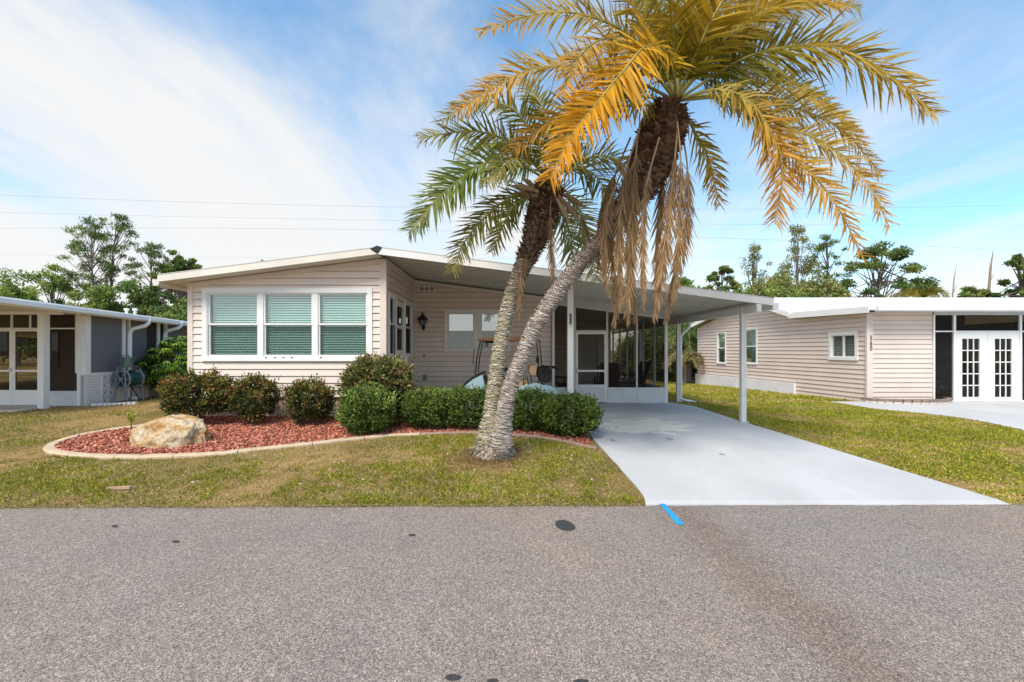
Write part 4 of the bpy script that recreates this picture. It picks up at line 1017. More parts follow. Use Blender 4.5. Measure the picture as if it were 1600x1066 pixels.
# clippings and grit spilling over the asphalt edge
n = 9000; X = RNG.uniform(-9, 9.4, n); X = X[(X < 1.55) | (X > 5.85)]; n = len(X); Y = np.array([road_edge(x) for x in X])+.03-np.abs(RNG.normal(0, .045, n))
d = unit(np.stack([RNG.normal(size=n), RNG.normal(size=n), .2*RNG.random(n)], 1))
o = blades('grass_clippings', np.stack([X, Y, np.full(n, -.272)+.004*RNG.random(n)], 1), d, rand_side(d), RNG.uniform(.015, .05, n), .006, np.array([(.42, .33, .17), (.30, .27, .07), (.28, .20, .12), (.5, .42, .26)])[RNG.integers(0, 4, n)], GRASSM, kind='stuff')
tag(o, 'dry clippings spilling from the lawn onto the edge of the asphalt', 'clippings')
# dry root mat and needles around the palm foot and along the bare edge of the drive
n = 5200; a = RNG.uniform(0, 6.28, n); r = np.abs(RNG.normal(0, .24, n))+.12; X = .0-.22+r*np.cos(a)*1.25; Y = 6.95+r*np.sin(a)
d = unit(np.stack([RNG.normal(size=n), RNG.normal(size=n), .22*RNG.random(n)], 1))
o = blades('palm_litter', np.stack([X, Y, [ground(p, q)+.012+.02*random.random() for p, q in zip(X, Y)]], 1), d, rand_side(d), RNG.uniform(.03, .09, n), .007, np.array([.34, .20, .11])*RNG.uniform(.6, 1.4, (n, 1)), GRASSM, kind='stuff')
tag(o, 'brown fibrous litter on the ground round the foot of the palms', 'litter')

# ------------------------------------------------------------ palms
def flakes_trunk(mb_cols, path, rad, s0, s1, ring, per, ln, out, cols, drop=-1):
    """ragged leaf-scar scales around a trunk between path fractions s0..s1"""
    pts = [Vector(p) for p in path]; seg = [0]
    for a, b in zip(pts, pts[1:]): seg.append(seg[-1]+(b-a).length)
    Ltot = seg[-1]; s = s0*Ltot; P = []; Dr_ = []; Sd_ = []; LN = []; C = []; W_ = []
    row = 0
    while s < s1*Ltot:
        i = max(0, min(len(pts)-2, next((k for k in range(len(seg)-1) if seg[k+1] >= s), len(pts)-2)))
        f = (s-seg[i])/(seg[i+1]-seg[i]); c = pts[i].lerp(pts[i+1], f); t = (pts[i+1]-pts[i]).normalized(); r = rad(s/Ltot)
        a = t.cross(Vector((0, 1, 0))).normalized(); b = t.cross(a)
        for k in range(per):
            q = 6.283*(k+.5*(row % 2)+random.uniform(-.2, .2))/per; o = a*math.cos(q)+b*math.sin(q); sd = t.cross(o).normalized()
            P.append(c+o*(r*.97)+t*random.uniform(-.3, .3)*ring); Dr_.append((o*out*random.uniform(.4, 1.5)+t*drop*random.uniform(.6, 1.2)).normalized()); Sd_.append(sd)
            LN.append(ln*random.uniform(.6, 1.5)); W_.append(6.283*r/per*random.uniform(1.1, 2.1)); C.append(np.array(random.choice(cols))*random.uniform(.55, .95))
        s += ring*random.uniform(.85, 1.15); row += 1
    return [np.array([tuple(v) for v in P]), np.array([tuple(v) for v in Dr_]), np.array([tuple(v) for v in Sd_]), np.array(LN), np.array(W_), np.array(C)]
def resample(path, n):
    P = smooth_path(path, .03); seg = [0]
    for a, b in zip(P, P[1:]): seg.append(seg[-1]+(b-a).length)
    out = []; j = 0
    for i in range(n):
        s = seg[-1]*i/(n-1)
        while j < len(P)-2 and seg[j+1] < s: j += 1
        f = (s-seg[j])/max(1e-9, seg[j+1]-seg[j]); out.append(P[j].lerp(P[j+1], min(1, f)))
    return out, seg[-1]
def frond(root, pts, cols, twist=.75, lmax=.42, droop=.22, dead=False, width=.017, spacing=.026, petiole=.16, vee=.25, sweep=1.08, name='frond', sd_seed=0):
    """pts: world control points; cols: base colour, mid, tip"""
    if dead: lmax *= 1.25; spacing *= 1.35; width *= .8
    elif lmax > .25: lmax *= 1.38; width = .036 if width > .018 else .028; spacing = .025 if width > .03 else .028
    cols = [tuple(min(.95, q*(1.1 if dead else 1.0)) for q in c_) for c_ in cols]
    n = 60; path, Lh = resample(pts, n); m = max(20, int(Lh/spacing))
    P = []; Dr_ = []; Sd_ = []; LN = []; C = []; B = []
    up = Vector((0, 0, 1)); toward = Vector((0, -1, .15)).normalized(); nrm0 = (up*(1-twist)+toward*twist).normalized()
    c0, c1, c2 = [np.array(c) for c in cols]
    for k in range(m):
        f = petiole+(1-petiole)*k/m; x = f*(n-1); i = min(n-2, int(x)); p = path[i].lerp(path[i+1], x-i); t = (path[i+1]-path[i]).normalized()
        g = (f-petiole)/(1-petiole); prof = (math.sin(math.pi*min(1, .12+g*.80))**.55)*(1-.42*g)
        side = t.cross(nrm0)
        if side.length < .1: side = t.cross(Vector((1, 0, 0)))
        side.normalize(); nn = side.cross(t).normalized()
        for sg in (-1, 1):
            if random.random() < .04: continue
            al = sweep*(1-.25*g)+random.gauss(0, .12); v = random.gauss(vee, .32)
            d = (t*math.cos(al)*1.0+(side*sg*math.cos(v)+nn*math.sin(v))*math.sin(al)*1.05)
            ln = lmax*prof*random.uniform(.8, 1.1)
            if dead: d = (d*.30+Vector((random.gauss(0, .13), random.gauss(0, .13), -1))).normalized()
            d.normalize(); P.append(tuple(p)); Dr_.append(tuple(d)); s_ = d.cross(nn); s_ = s_ if s_.length > .05 else d.orthogonal(); s_.normalize()
            s_ = (s_+Vector((random.gauss(0, .35), random.gauss(0, .35), random.gauss(0, .35)))).normalized(); Sd_.append(tuple(s_)); LN.append(ln)
            B.append((random.gauss(0, .02), random.gauss(0, .02), -(.05 if dead else droop)*ln*random.uniform(.4, 1.4)))
            cc = c0*(1-g*2)+c1*g*2 if g < .5 else c1*(2-g*2)+c2*(g*2-1); C.append(cc*random.uniform(.72, 1.22))
    P, Dr_, Sd_, B, C = map(np.array, (P, Dr_, Sd_, B, C)); LN = np.array(LN)
    o = strips(name, P, unit(Dr_), Sd_, LN, width*np.clip(LN/lmax+.3, .5, 1.1), C, FRONDM, root, B)
    mb = MB(); mb.tube(path, [(.013 if dead else .022)*(1-.86*i/(n-1))+.002 for i in range(n)], 5)
    mb.build('stalk', STALKD if dead else STALK, o)
    return o
STALK = mat('frond_stalk', (.30, .27, .07), .5, .15, 4); STALKD = mat('dead_stalk', (.34, .24, .15), .8, .2, 6)
TRK = mat('palm_trunk_core', (.30, .24, .19), .95, .25, 8, .6, 40)
FLK = mat('palm_bark', (.4, .35, .3), .9, .25, 7, attr=True, spec=.1)
TCOL = [(.56, .49, .36), (.60, .54, .40), (.50, .43, .31), (.55, .53, .28), (.46, .39, .29), (.64, .59, .46)]
TCOLR = [(.54, .46, .39), (.62, .55, .48), (.48, .40, .34), (.46, .38, .33), (.58, .51, .45)]
DCOL = [(.17, .10, .065), (.22, .14, .09), (.13, .075, .05), (.28, .19, .13), (.10, .06, .045)]
def palm(base, cpts, rads, boot_from, label, cols):
    path = [at(*c) for c in cpts]; root = thing('palm_tree', base, label, 'palm tree', 'leaning palms on the front lawn')
    pts, Lh = resample(path, 80)
    def rad(f):
        return float(np.interp(f, [r[0] for r in rads], [r[1] for r in rads]))
    mb = MB(); mb.tube(pts, [rad(i/79)*.96*(1+.03*noise.noise((i*.7, 2, 0))) for i in range(80)], 18); tk = mb.build('trunk', TRK, root, smooth=True)
    P, a, b, c, w_, cc = flakes_trunk(None, [tuple(p) for p in pts], rad, .0, boot_from+.02, .020, 9, .021, .42, cols)
    # older bark near the crown turns darker and redder, the foot is weathered grey
    s_ = np.linspace(0, 1, len(P)); mixd = np.clip((s_-.74)/.2, 0, 1)[:, None]; cc = cc*(1-mixd)+cc*np.array([.50, .38, .33])*mixd
    foot = np.clip((.07-s_)/.05, 0, 1)[:, None]; cc = cc*(1-foot)+cc*np.array([.42, .40, .38])*foot
    blades('bark_scales', P, a, b, c, w_, cc, FLK, tk)['kind'] = 'stuff'
    P, a, b, c, w_, cc = flakes_trunk(None, [tuple(p) for p in pts], rad, boot_from, 1.0, .036, 24, .085, .95, DCOL, .75)
    o = blades('leaf_bases', P, a, b, c, w_*.9, cc, FLK, tk); o['kind'] = 'stuff'
    return root, pts
R_ROOT, RP = palm(gp(783, 712), [(784, 716, 6.9), (783, 690, 6.88), (787, 655, 6.86), (796, 608, 6.84), (816, 557, 6.8), (839, 505, 6.75), (872, 455, 6.7), (904, 415, 6.65), (938, 378, 6.6), (970, 335, 6.55), (1003, 285, 6.5), (1026, 232, 6.5), (1046, 170, 6.5)],
    [(0, .155), (.04, .14), (.10, .104), (.2, .088), (.45, .098), (.66, .100), (.74, .16), (.83, .26), (.94, .29), (1, .20)], .70, 'taller yellow fronded palm leaning right, with a skirt of dead brown fronds', TCOLR)
L_ROOT, LP = palm(gp(760, 708), [(762, 708, 7.0), (765, 680, 7.0), (768, 640, 7.02), (773, 600, 7.05), (780, 550, 7.1), (789, 500, 7.15), (803, 450, 7.2), (822, 405, 7.25), (840, 362, 7.3), (850, 325, 7.3), (857, 288, 7.3)],
    [(0, .17), (.06, .15), (.14, .094), (.4, .088), (.62, .095), (.76, .15), (.86, .22), (.95, .23), (1, .15)], .70, 'shorter grey green palm leaning right, standing left of the taller palm', TCOL)
# shared foot
mb = MB(); fb = gp(770, 712); mb.lathe((fb[0], fb[1]+.03, fb[2]), [(.335, -.03), (.31, .05), (.285, .14), (.23, .26), (.15, .40), (.0, .5)], 20)
ft = mb.build('root_flare', TRK, L_ROOT, smooth=True)
n = 1500; a = RNG.uniform(0, 6.28, n); h_ = RNG.uniform(0, .42, n); r = np.interp(h_, [0, .14, .26, .42], [.33, .285, .23, .14])
o_ = np.stack([np.cos(a), np.sin(a), np.zeros(n)], 1); P = o_*r[:, None]+np.array([fb[0], fb[1]+.03, fb[2]])+np.stack([0*a, 0*a, h_], 1)
d = unit(o_*.6+RNG.normal(0, .35, (n, 3))+np.array([0, 0, -.6]))
cl = np.array([(.30, .24, .17), (.22, .17, .12), (.38, .36, .24), (.16, .12, .10)])[RNG.integers(0, 4, n)]
blades('root_scales', P, d, unit(np.cross(d, o_)), RNG.uniform(.03, .08, n), .03, cl, FLK, ft)['kind'] = 'stuff'

YG = ((.20, .17, .02), (.46, .31, .035), (.58, .33, .045)); OR = ((.56, .37, .03), (.70, .38, .025), (.74, .34, .025)); GRN = ((.13, .135, .015), (.22, .195, .025), (.34, .26, .04))
OL = ((.17, .145, .012), (.42, .27, .018), (.58, .31, .03)); GG = ((.14, .14, .02), (.21, .20, .035), (.33, .28, .08)); TN = ((.26, .20, .03), (.52, .31, .04), (.66, .33, .06)); DD = ((.28, .18, .10), (.42, .27, .13), (.33, .21, .11))
def F(root, pl, cols, **k): return frond(root, [at(*p) for p in pl], cols, **k)
C0 = (1056, 158, 6.5)
F(R_ROOT, [C0, (985, 60, 6.3), (905, 22, 6.1), (825, 25, 6.0), (748, 52, 5.9)], YG, lmax=.47)
F(R_ROOT, [C0, (990, 125, 6.2), (927, 106, 6.0), (835, 108, 5.9), (765, 140, 5.85), (714, 175, 5.8)], ((.22, .22, .04), (.48, .33, .05), (.66, .30, .05)), lmax=.47)
F(R_ROOT, [C0, (1048, 90, 5.9), (1012, 72, 5.6), (972, 114, 5.5), (930, 165, 5.45), (893, 212, 5.45), (858, 280, 5.5)], OR, lmax=.50, width=.034, spacing=.017, vee=.2)
F(R_ROOT, [C0, (1000, 165, 6.3), (930, 168, 6.2), (860, 190, 6.2), (795, 240, 6.2)], TN, lmax=.42)
F(R_ROOT, [C0, (1010, 40, 6.6), (960, -30, 6.7), (900, -70, 6.8)], GRN)
F(R_ROOT, [C0, (1040, 60, 6.9), (1020, -20, 7.1), (990, -90, 7.2)], GRN)
F(R_ROOT, [C0, (1065, 70, 6.6), (1085, 0, 6.4), (1130, -70, 6.2)], OL, lmax=.5)
F(R_ROOT, [C0, (1085, 90, 6.2), (1115, 25, 6.0), (1160, -45, 5.9)], OL, lmax=.55, width=.03)
F(R_ROOT, [C0, (1110, 95, 6.5), (1170, 30, 6.5), (1230, -30, 6.6)], OL, lmax=.5)
F(R_ROOT, [C0, (1100, 90, 7.2), (1150, 40, 7.7), (1215, 15, 8.2)], GRN)
F(R_ROOT, [C0, (1030, 100, 7.2), (980, 70, 7.8), (920, 80, 8.4)], GRN)
F(R_ROOT, [C0, (1150, 98, 6.3), (1220, 75, 6.2), (1295, 73, 6.1), (1360, 98, 6.05), (1414, 136, 6.0), (1462, 178, 6.0)], ((.16, .17, .02), (.42, .28, .03), (.55, .36, .08)), lmax=.56, width=.032, spacing=.018, twist=.85, vee=.12, sweep=1.0)
F(R_ROOT, [C0, (1150, 152, 6.7), (1236, 168, 6.8), (1315, 203, 6.8), (1376, 272, 6.8)], YG, lmax=.42)
F(R_ROOT, [C0, (1130, 150, 6.4), (1220, 195, 6.3), (1295, 228, 6.25), (1355, 288, 6.2), (1390, 356, 6.2)], ((.22, .20, .04), (.52, .34, .07), (.66, .38, .08)), lmax=.40)
F(R_ROOT, [C0, (1120, 150, 6.2), (1178, 178, 6.0), (1225, 232, 5.9), (1276, 280, 5.85), (1315, 335, 5.8), (1347, 402, 5.8)], TN, lmax=.36)
F(R_ROOT, [C0, (1120, 140, 6.1), (1172, 160, 5.9), (1208, 215, 5.85), (1222, 280, 5.8), (1210, 350, 5.8)], ((.38, .30, .05), (.62, .34, .06), (.62, .30, .06)), lmax=.40, droop=.4)
F(R_ROOT, [C0, (1085, 205, 6.8), (1108, 252, 6.9), (1124, 322, 6.9)], YG, lmax=.30, droop=.45)
F(R_ROOT, [C0, (1140, 110, 7.1), (1220, 120, 7.6), (1290, 160, 8.0), (1330, 200, 8.2)], GRN)
F(R_ROOT, [C0, (985, 150, 7.0), (925, 160, 7.4), (870, 215, 7.6)], GRN)
F(R_ROOT, [C0, (1130, 60, 6.9), (1210, 15, 7.0), (1300, 5, 7.1), (1345, 15, 7.1)], GRN, lmax=.45)
F(R_ROOT, [C0, (1000, 90, 6.0), (950, 60, 5.7), (905, 90, 5.5), (880, 150, 5.4)], TN, lmax=.42)
F(R_ROOT, [C0, (1020, 70, 6.2), (985, 5, 6.0), (935, -40, 5.9)], YG, lmax=.45)
F(R_ROOT, [C0, (1080, 60, 6.9), (1110, -10, 7.2), (1150, -60, 7.4)], GRN, lmax=.48)
F(R_ROOT, [C0, (1120, 75, 6.3), (1190, 20, 6.2), (1260, 0, 6.1), (1320, 10, 6.1)], OL, lmax=.5)
F(R_ROOT, [C0, (1150, 130, 6.9), (1230, 140, 7.1), (1300, 175, 7.2), (1350, 225, 7.2)], YG, lmax=.40)
F(R_ROOT, [C0, (1050, 50, 5.9), (1045, -10, 5.6), (1030, -60, 5.3)], OL, lmax=.5)
# the dead skirt
for pl, lm in (([(1015, 175, 6.35), (1000, 195, 6.3), (992, 260, 6.25), (984, 400, 6.2), (981, 500, 6.2)], .40),
               ([(1052, 178, 6.3), (1058, 200, 6.2), (1050, 290, 6.15), (1036, 400, 6.1), (1022, 495, 6.1)], .40),
               ([(1064, 200, 6.55), (1074, 260, 6.5), (1074, 340, 6.5), (1055, 420, 6.5), (1040, 500, 6.5)], .34),
               ([(985, 215, 6.6), (958, 285, 6.6), (952, 360, 6.55), (962, 450, 6.55), (960, 505, 6.5)], .36),
               ([(1030, 215, 6.1), (1008, 300, 6.1), (1004, 380, 6.05), (1006, 480, 6.05)], .26),
               ([(990, 240, 6.9), (950, 290, 6.9), (938, 350, 6.9), (935, 420, 6.9)], .30),
               ([(1000, 200, 6.25), (978, 270, 6.2), (968, 370, 6.2), (970, 480, 6.2)], .34),
               ([(1045, 200, 6.6), (1030, 330, 6.6), (1024, 470, 6.6)], .34),
               ([(1010, 190, 6.7), (990, 300, 6.7), (986, 420, 6.7), (992, 500, 6.7)], .36), ([(1058, 190, 6.2), (1064, 260, 6.1), (1060, 370, 6.1), (1052, 470, 6.1)], .30), ([(975, 260, 6.3), (948, 330, 6.25), (944, 400, 6.25), (950, 460, 6.25)], .28)):
    F(R_ROOT, pl, DD, lmax=lm, dead=True, droop=.1, width=.022, spacing=.016, petiole=.22, name='dead_frond')
C1 = (858, 285, 7.3)
F(L_ROOT, [C1, (828, 250, 7.1), (789, 219, 7.0), (735, 205, 6.9), (652, 217, 6.8)], GG, lmax=.42)
F(L_ROOT, [C1, (820, 262, 7.0), (762, 254, 6.8), (695, 300, 6.7), (638, 364, 6.6)], ((.12, .17, .03), (.20, .25, .05), (.24, .25, .10)), lmax=.46, width=.028)
F(L_ROOT, [C1, (815, 300, 7.1), (770, 328, 7.0), (728, 375, 6.95), (708, 425, 6.9)], GG, lmax=.38)
F(L_ROOT, [C1, (822, 310, 7.5), (797, 332, 7.6), (768, 395, 7.7)], GG, lmax=.32)
F(L_ROOT, [C1, (858, 225, 7.5), (848, 170, 7.6), (815, 120, 7.8)], GRN)
F(L_ROOT, [C1, (840, 225, 7.1), (800, 170, 6.9), (740, 160, 6.8), (690, 190, 6.7)], GG)
F(L_ROOT, [C1, (880, 230, 7.6), (915, 180, 7.8), (960, 180, 8.0)], GRN)
F(L_ROOT, [C1, (895, 255, 7.3), (950, 245, 7.3), (1005, 280, 7.3)], GG)
F(L_ROOT, [C1, (890, 265, 6.9), (925, 270, 6.7), (955, 310, 6.6)], GG)
F(L_ROOT, [C1, (885, 300, 7.7), (915, 350, 7.9), (932, 440, 8.0)], ((.2, .23, .08), (.32, .34, .14), (.40, .38, .16)), lmax=.42)
F(L_ROOT, [C1, (870, 320, 7.9), (892, 370, 8.1), (895, 440, 8.2)], ((.2, .23, .08), (.32, .34, .14), (.40, .38, .16)), lmax=.42)
F(L_ROOT, [C1, (820, 240, 7.8), (770, 225, 8.2), (715, 250, 8.6)], GRN)
F(L_ROOT, [C1, (840, 260, 6.6), (800, 250, 6.1), (760, 290, 5.9)], GG, lmax=.38)
for pl, lm in (([(862, 295, 7.1), (860, 330, 7.05), (862, 390, 7.05), (866, 450, 7.0)], .24), ([(838, 330, 7.2), (822, 390, 7.15), (812, 450, 7.1), (811, 500, 7.1)], .20), ([(895, 325, 7.3), (915, 350, 7.3), (925, 400, 7.3)], .22)):
    F(L_ROOT, pl, DD, lmax=lm, dead=True, droop=.1, width=.02, spacing=.018, petiole=.25, name='dead_frond')
# big boot bracts sticking out under the left crown
for px, py, qx, qy, Y in ((842, 300, 800, 290, 7.0), (842, 308, 802, 302, 7.1), (842, 300, 815, 278, 7.2), (872, 305, 905, 345, 7.1), (870, 310, 890, 350, 7.0), (872, 300, 915, 325, 7.2)):
    p, q = Vector(at(px, py, Y)), Vector(at(qx, qy, Y)); m2 = p.lerp(q, .6)+Vector((0, 0, .02))
    mb = MB(); mb.tube([p, m2, q], [.02, .045, .008], 6); mb.build('dry_bract', STALKD, L_ROOT)
# ------------------------------------------------------------ right neighbour (560)
g0 = -.08
n560 = thing('neighbour_home', (13.0, 17.0, g0), 'pale sided home with a white roof and double glass doors on the right', 'house')
SIDE2 = mat('neighbour_siding', (0.72, 0.60, 0.52), 0.55, 0.05, 1.5, 0.08, 120)
Y5, X5 = 13.87, (1355-793)/FPX*13.87
uu = Vector((-.12, 1)).normalized()
Fa = Frame((X5, Y5), (uu.x, uu.y), (-uu.y, uu.x))
def tpx(px): r = (px-793)/FPX; return (X5-r*Y5)/(r-uu.x/uu.y)/uu.y
def za5(px, py): s = tpx(px); return 1.5-(py-547)/FPX*(Y5+s*uu.y)
Lb = tpx(1090)
pf = [(0, 2.64), (tpx(1244), 2.70), (tpx(1244)+.4, 3.02), (tpx(1172), 3.55), (Lb, 2.62)]
wins = []
for (pr_, pl_, t_, b_) in ((1337, 1300, 524, 558), (1182.5, 1163, 515, 567.5), (1134, 1122, 521, 567)):
    s0, s1 = tpx(pr_), tpx(pl_); c = (pr_+pl_)/2; wins.append((s0, s1, za5(c, b_), za5(c, t_)))
wl = wall(n560, Fa, g0-.05, pf, wins, lap=.146, boardmat=SIDE2)
BLUEW = mat('pale_curtain', (.40, .52, .50), .8); GREYC = mat('grey_window_shade', (.16, .17, .18), .7)
w_ = wins[0]; mid_ = (w_[0]+w_[1])/2
window(n560, Fa, *w_, [(w_[0], mid_), (mid_, w_[1])], [(w_[2], w_[3])], tw=.10, sash=.022, glass=see_through('slider_glass', (.85, .87, .84), (.1, .1, .1), .95, .10), blind='slats', trimm=TRIMW)
for w_ in wins[1:]:
    m2 = (w_[2]+w_[3])/2
    window(n560, Fa, *w_, [(w_[0], w_[1])], [(m2-.02, w_[3]), (w_[2], m2+.02)], tw=.055, glass=GLASS_UP, low=MESHS, blind=None, trimm=TRIMW, curt=BLUEW)
mb = MB(); Fa.box(mb, tpx(1244.5), Lb+.03, .03, .11, -.5, .28); mb.build('skirting', mat('white_skirting', (.78, .78, .80), .6, .05, 2), n560)
for q in range(1, 6):
    s_ = tpx(1244.5)+(Lb-tpx(1244.5))*q/6; mb = MB(); Fa.box(mb, s_-.02, s_+.02, .1105, .118, -.45, .279); mb.build('skirting_seam', TRIM, n560)
mb = MB(); Fa.box(mb, 0.0, .02, .001, .05, g0, 2.6); mb.box(X5-.05, X5+.14, Y5-.055, Y5-.001, g0, 2.6); mb.build('corner_board', CORNER, n560)
Fc = Frame((X5, Y5), (1, 0), (0, -1))
def cs(px): return (px-1355)/FPX*Y5
def cz(py): return 1.5-(py-547)/FPX*Y5
wall(n560, Fc, g0, [(0, 2.66), (cs(1456), 2.66)], [], lap=.146, boardmat=SIDE2)
number('560', Frame((X5+.02, Y5-.055), (1, 0), (0, -1)), .05, .006, cz(524.5), .135, .022, mat('brown_figure', (.12, .08, .05), .5), n560, .75)
# screened front of the carport room
beam0 = mb = MB(); Fc.box(mb, cs(1457), cs(1760), -.02, .04, cz(492.5), cz(483)); mb.build('beam', mat('grey_beam', (.50, .53, .53), .5), n560)
for px0, px1, top in ((1456.5, 1459, 492.5), (1488, 1491.5, 492.5), (1591, 1594.5, 492.5), (1690, 1694, 492.5)):
    mb = MB(); Fc.box(mb, cs(px0), cs(px1), -.04, .045, g0, cz(top)-.001); mb.build('post', TRIMW, n560)
for px0, px1 in ((1459, 1488), (1491.5, 1591), (1594.5, 1690)):
    mb = MB(); Fc.box(mb, cs(px0)+.001, cs(px1)-.001, -.03, .03, cz(519), cz(517)); mb.build('transom', TRIMW, n560)
    mb = MB(); Fc.box(mb, cs(px0), cs(px1), -.003, .003, cz(517), cz(492.5)); mb.build('screen_panel', SCREEN, n560)
for px0, px1 in ((1459, 1488), (1594.5, 1690)):
    mb = MB(); Fc.box(mb, cs(px0), cs(px1), -.004, .002, g0+.05, cz(519)); mb.build('screen_panel', SCREEN, n560)
    mb = MB(); Fc.box(mb, cs(px0)+.001, cs(px1)-.001, -.03, .03, g0, g0+.05); mb.build('sill_rail', TRIMW, n560)
GLD = see_through('french_glass', (.6, .62, .65), (.02, .02, .02), .88, .03)
for d0, d1, gl, gr in ((1491.8, 1541.1, 1502, 1529.5), (1541.5, 1590.8, 1553, 1579.5)):
    a, b, ga, gb = cs(d0), cs(d1), cs(gl), cs(gr); zt, zb_, zg0, zg1 = cz(519.3), g0+.02, cz(620.5), cz(529.5)
    mb = MB()
    for q in ((a, ga, zb_, zt), (gb, b, zb_, zt), (ga, gb, zb_, zg0), (ga, gb, zg1, zt)): Fc.box(mb, q[0], q[1], -.02, .025, q[2], q[3])
    dr_ = mb.build('french_door', TRIMW, n560)
    for i in range(1, 3): mb = MB(); x = ga+(gb-ga)*i/3; Fc.box(mb, x-.014, x+.014, -.012, .018, zg0, zg1); mb.build('glazing_bar', TRIMW, dr_)
    for i in range(1, 5): mb = MB(); z = zg0+(zg1-zg0)*i/5; Fc.box(mb, ga, gb, -.013, .017, z-.014, z+.014); mb.build('glazing_bar', TRIMW, dr_)
    for i in range(3):
        for j in range(5):
            mb = MB(); Fc.box(mb, ga+(gb-ga)*i/3+.014, ga+(gb-ga)*(i+1)/3-.014, -.002, .003, zg0+(zg1-zg0)*j/5+.014, zg0+(zg1-zg0)*(j+1)/5-.014); mb.build('pane', GLD, dr_)
    if d0 > 1500:
        mb = MB(); mb.tube([Fc.P(a+.06, .025, cz(575)), Fc.P(a+.06, .07, cz(575)), Fc.P(a+.15, .07, cz(575))], .012, 6); mb.build('handle', PAN, dr_)
# interior of that room
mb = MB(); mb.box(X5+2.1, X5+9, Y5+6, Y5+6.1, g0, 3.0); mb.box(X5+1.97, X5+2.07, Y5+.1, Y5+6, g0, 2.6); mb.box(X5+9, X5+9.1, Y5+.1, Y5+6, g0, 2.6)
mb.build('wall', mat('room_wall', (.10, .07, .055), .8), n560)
# roofs
ex = .32
mb = MB()      # low front roof with a boxed fascia
z0, z1 = 2.66, 2.90
P = [(X5-.30, Y5-.45), (X5+9.5, Y5-.45), (X5+9.5, Y5+2.9), (X5-.30+uu.x*2.9, Y5+2.9)]
zz = [2.72, 2.72, 2.80, 2.80]
mb.hexa([(p[0], p[1], z-.03) for p, z in zip(P, zz)]+[(p[0], p[1], z+.05) for p, z in zip(P, zz)]); mb.build('roof', ROOFW, n560)
mb = MB(); mb.box(P[0][0]+.17, P[1][0], P[0][1]-.02, P[0][1]-.001, 2.63, 2.80); mb.box(P[0][0]+.17, P[1][0], P[0][1]-.13, P[0][1]-.021, 2.66, 2.785); mb.build('gutter', TRIMW, n560)
mb = MB(); a, b = Vector((P[0][0], P[0][1], 0)), Vector((P[3][0], P[3][1], 0)); nn = Vector((-uu.y, uu.x, 0))*.02
mb.hexa([tuple(v) for v in (a+nn+Vector((0,0,2.60)), a+Vector((0,0,2.60)), b+Vector((0,0,2.66)), b+nn+Vector((0,0,2.66)), a+nn+Vector((0,0,2.79)), a+Vector((0,0,2.79)), b+Vector((0,0,2.88)), b+nn+Vector((0,0,2.88)))]); mb.build('fascia', TRIMW, n560)
mb = MB()      # main roof behind
def rp5(s, d, z): return Fa.P(s, d, z)
s1_, s2_, s3_ = tpx(1244)+.0, tpx(1172), Lb+.3
def roofquad(mb, sa, za, sb, zb__, d, E):
    A, B = Fa.P(sa, d, 0), Fa.P(sb, d, 0)
    mb.hexa([(A[0], A[1], za-.06), (E, A[1], za-.06), (E, B[1], zb__-.06), (B[0], B[1], zb__-.06), (A[0], A[1], za), (E, A[1], za), (E, B[1], zb__), (B[0], B[1], zb__)])
roofquad(mb, s1_-.1, 2.86, s2_, 3.72, .35, 40); roofquad(mb, s2_+.01, 3.72, s3_, 2.75, .35, 40); mb.build('roof', ROOFW, n560)
mb = MB()
for sa, za, sb, zb__ in ((s1_-.1, 2.86, s2_, 3.72), (s2_, 3.72, s3_, 2.75)):
    p = [Fa.P(sa, .352, za-.16), Fa.P(sb, .352, zb__-.16), Fa.P(sb, .372, zb__-.16), Fa.P(sa, .372, za-.16), Fa.P(sa, .352, za+.02), Fa.P(sb, .352, zb__+.02), Fa.P(sb, .372, zb__+.02), Fa.P(sa, .372, za+.02)]
    mb.hexa(p)
mb.build('fascia', TRIMW, n560)
for px, Y in ((1425, 16.3), (1446, 15.2), (1432, 17)):
    X, Yq, Z = at(px, 474, Y); mb = MB(); mb.lathe((X, Y, 2.8), [(.05, 0), (.05, .22+.1*(Y-15)), (.08, .22+.1*(Y-15)), (.08, .28+.1*(Y-15)), (0, .30+.1*(Y-15))], 8); mb.build('vent_pipe', ROOFW, n560)
mb = MB(); mb.box(X5+9.5, X5+9.6, Y5, Y5+9, g0, 2.6); mb.build('wall', SIDE2, n560)
# concrete apron in front of the doors
def ap(px, py): Y = (1.5-g0)*FPX/(py-547); return ((px-793)/FPX*Y, Y)
ey = [5.0, A[3][1], A[2][1], A[1][1], A[0][1], 14.0]; ex_ = [9.55, A[3][0], A[2][0], A[1][0], A[0][0], A[0][0]]
strip('neighbour_driveway', [(y, float(np.interp(y, ey, ex_)), 30) for y in [5.26] + list(np.arange(5.5, Y5-.06, .4)) + [Y5-.06]], DRIVE, .02, .08, 6, lambda x, y: ground(12, y))
mb = MB(); mb.box(X5+2.0, X5+9, Y5+.05, Y5+6, g0-.1, g0+.01); mb.build('room_floor', mat('room_floor', (.2, .2, .2), .8), n560)
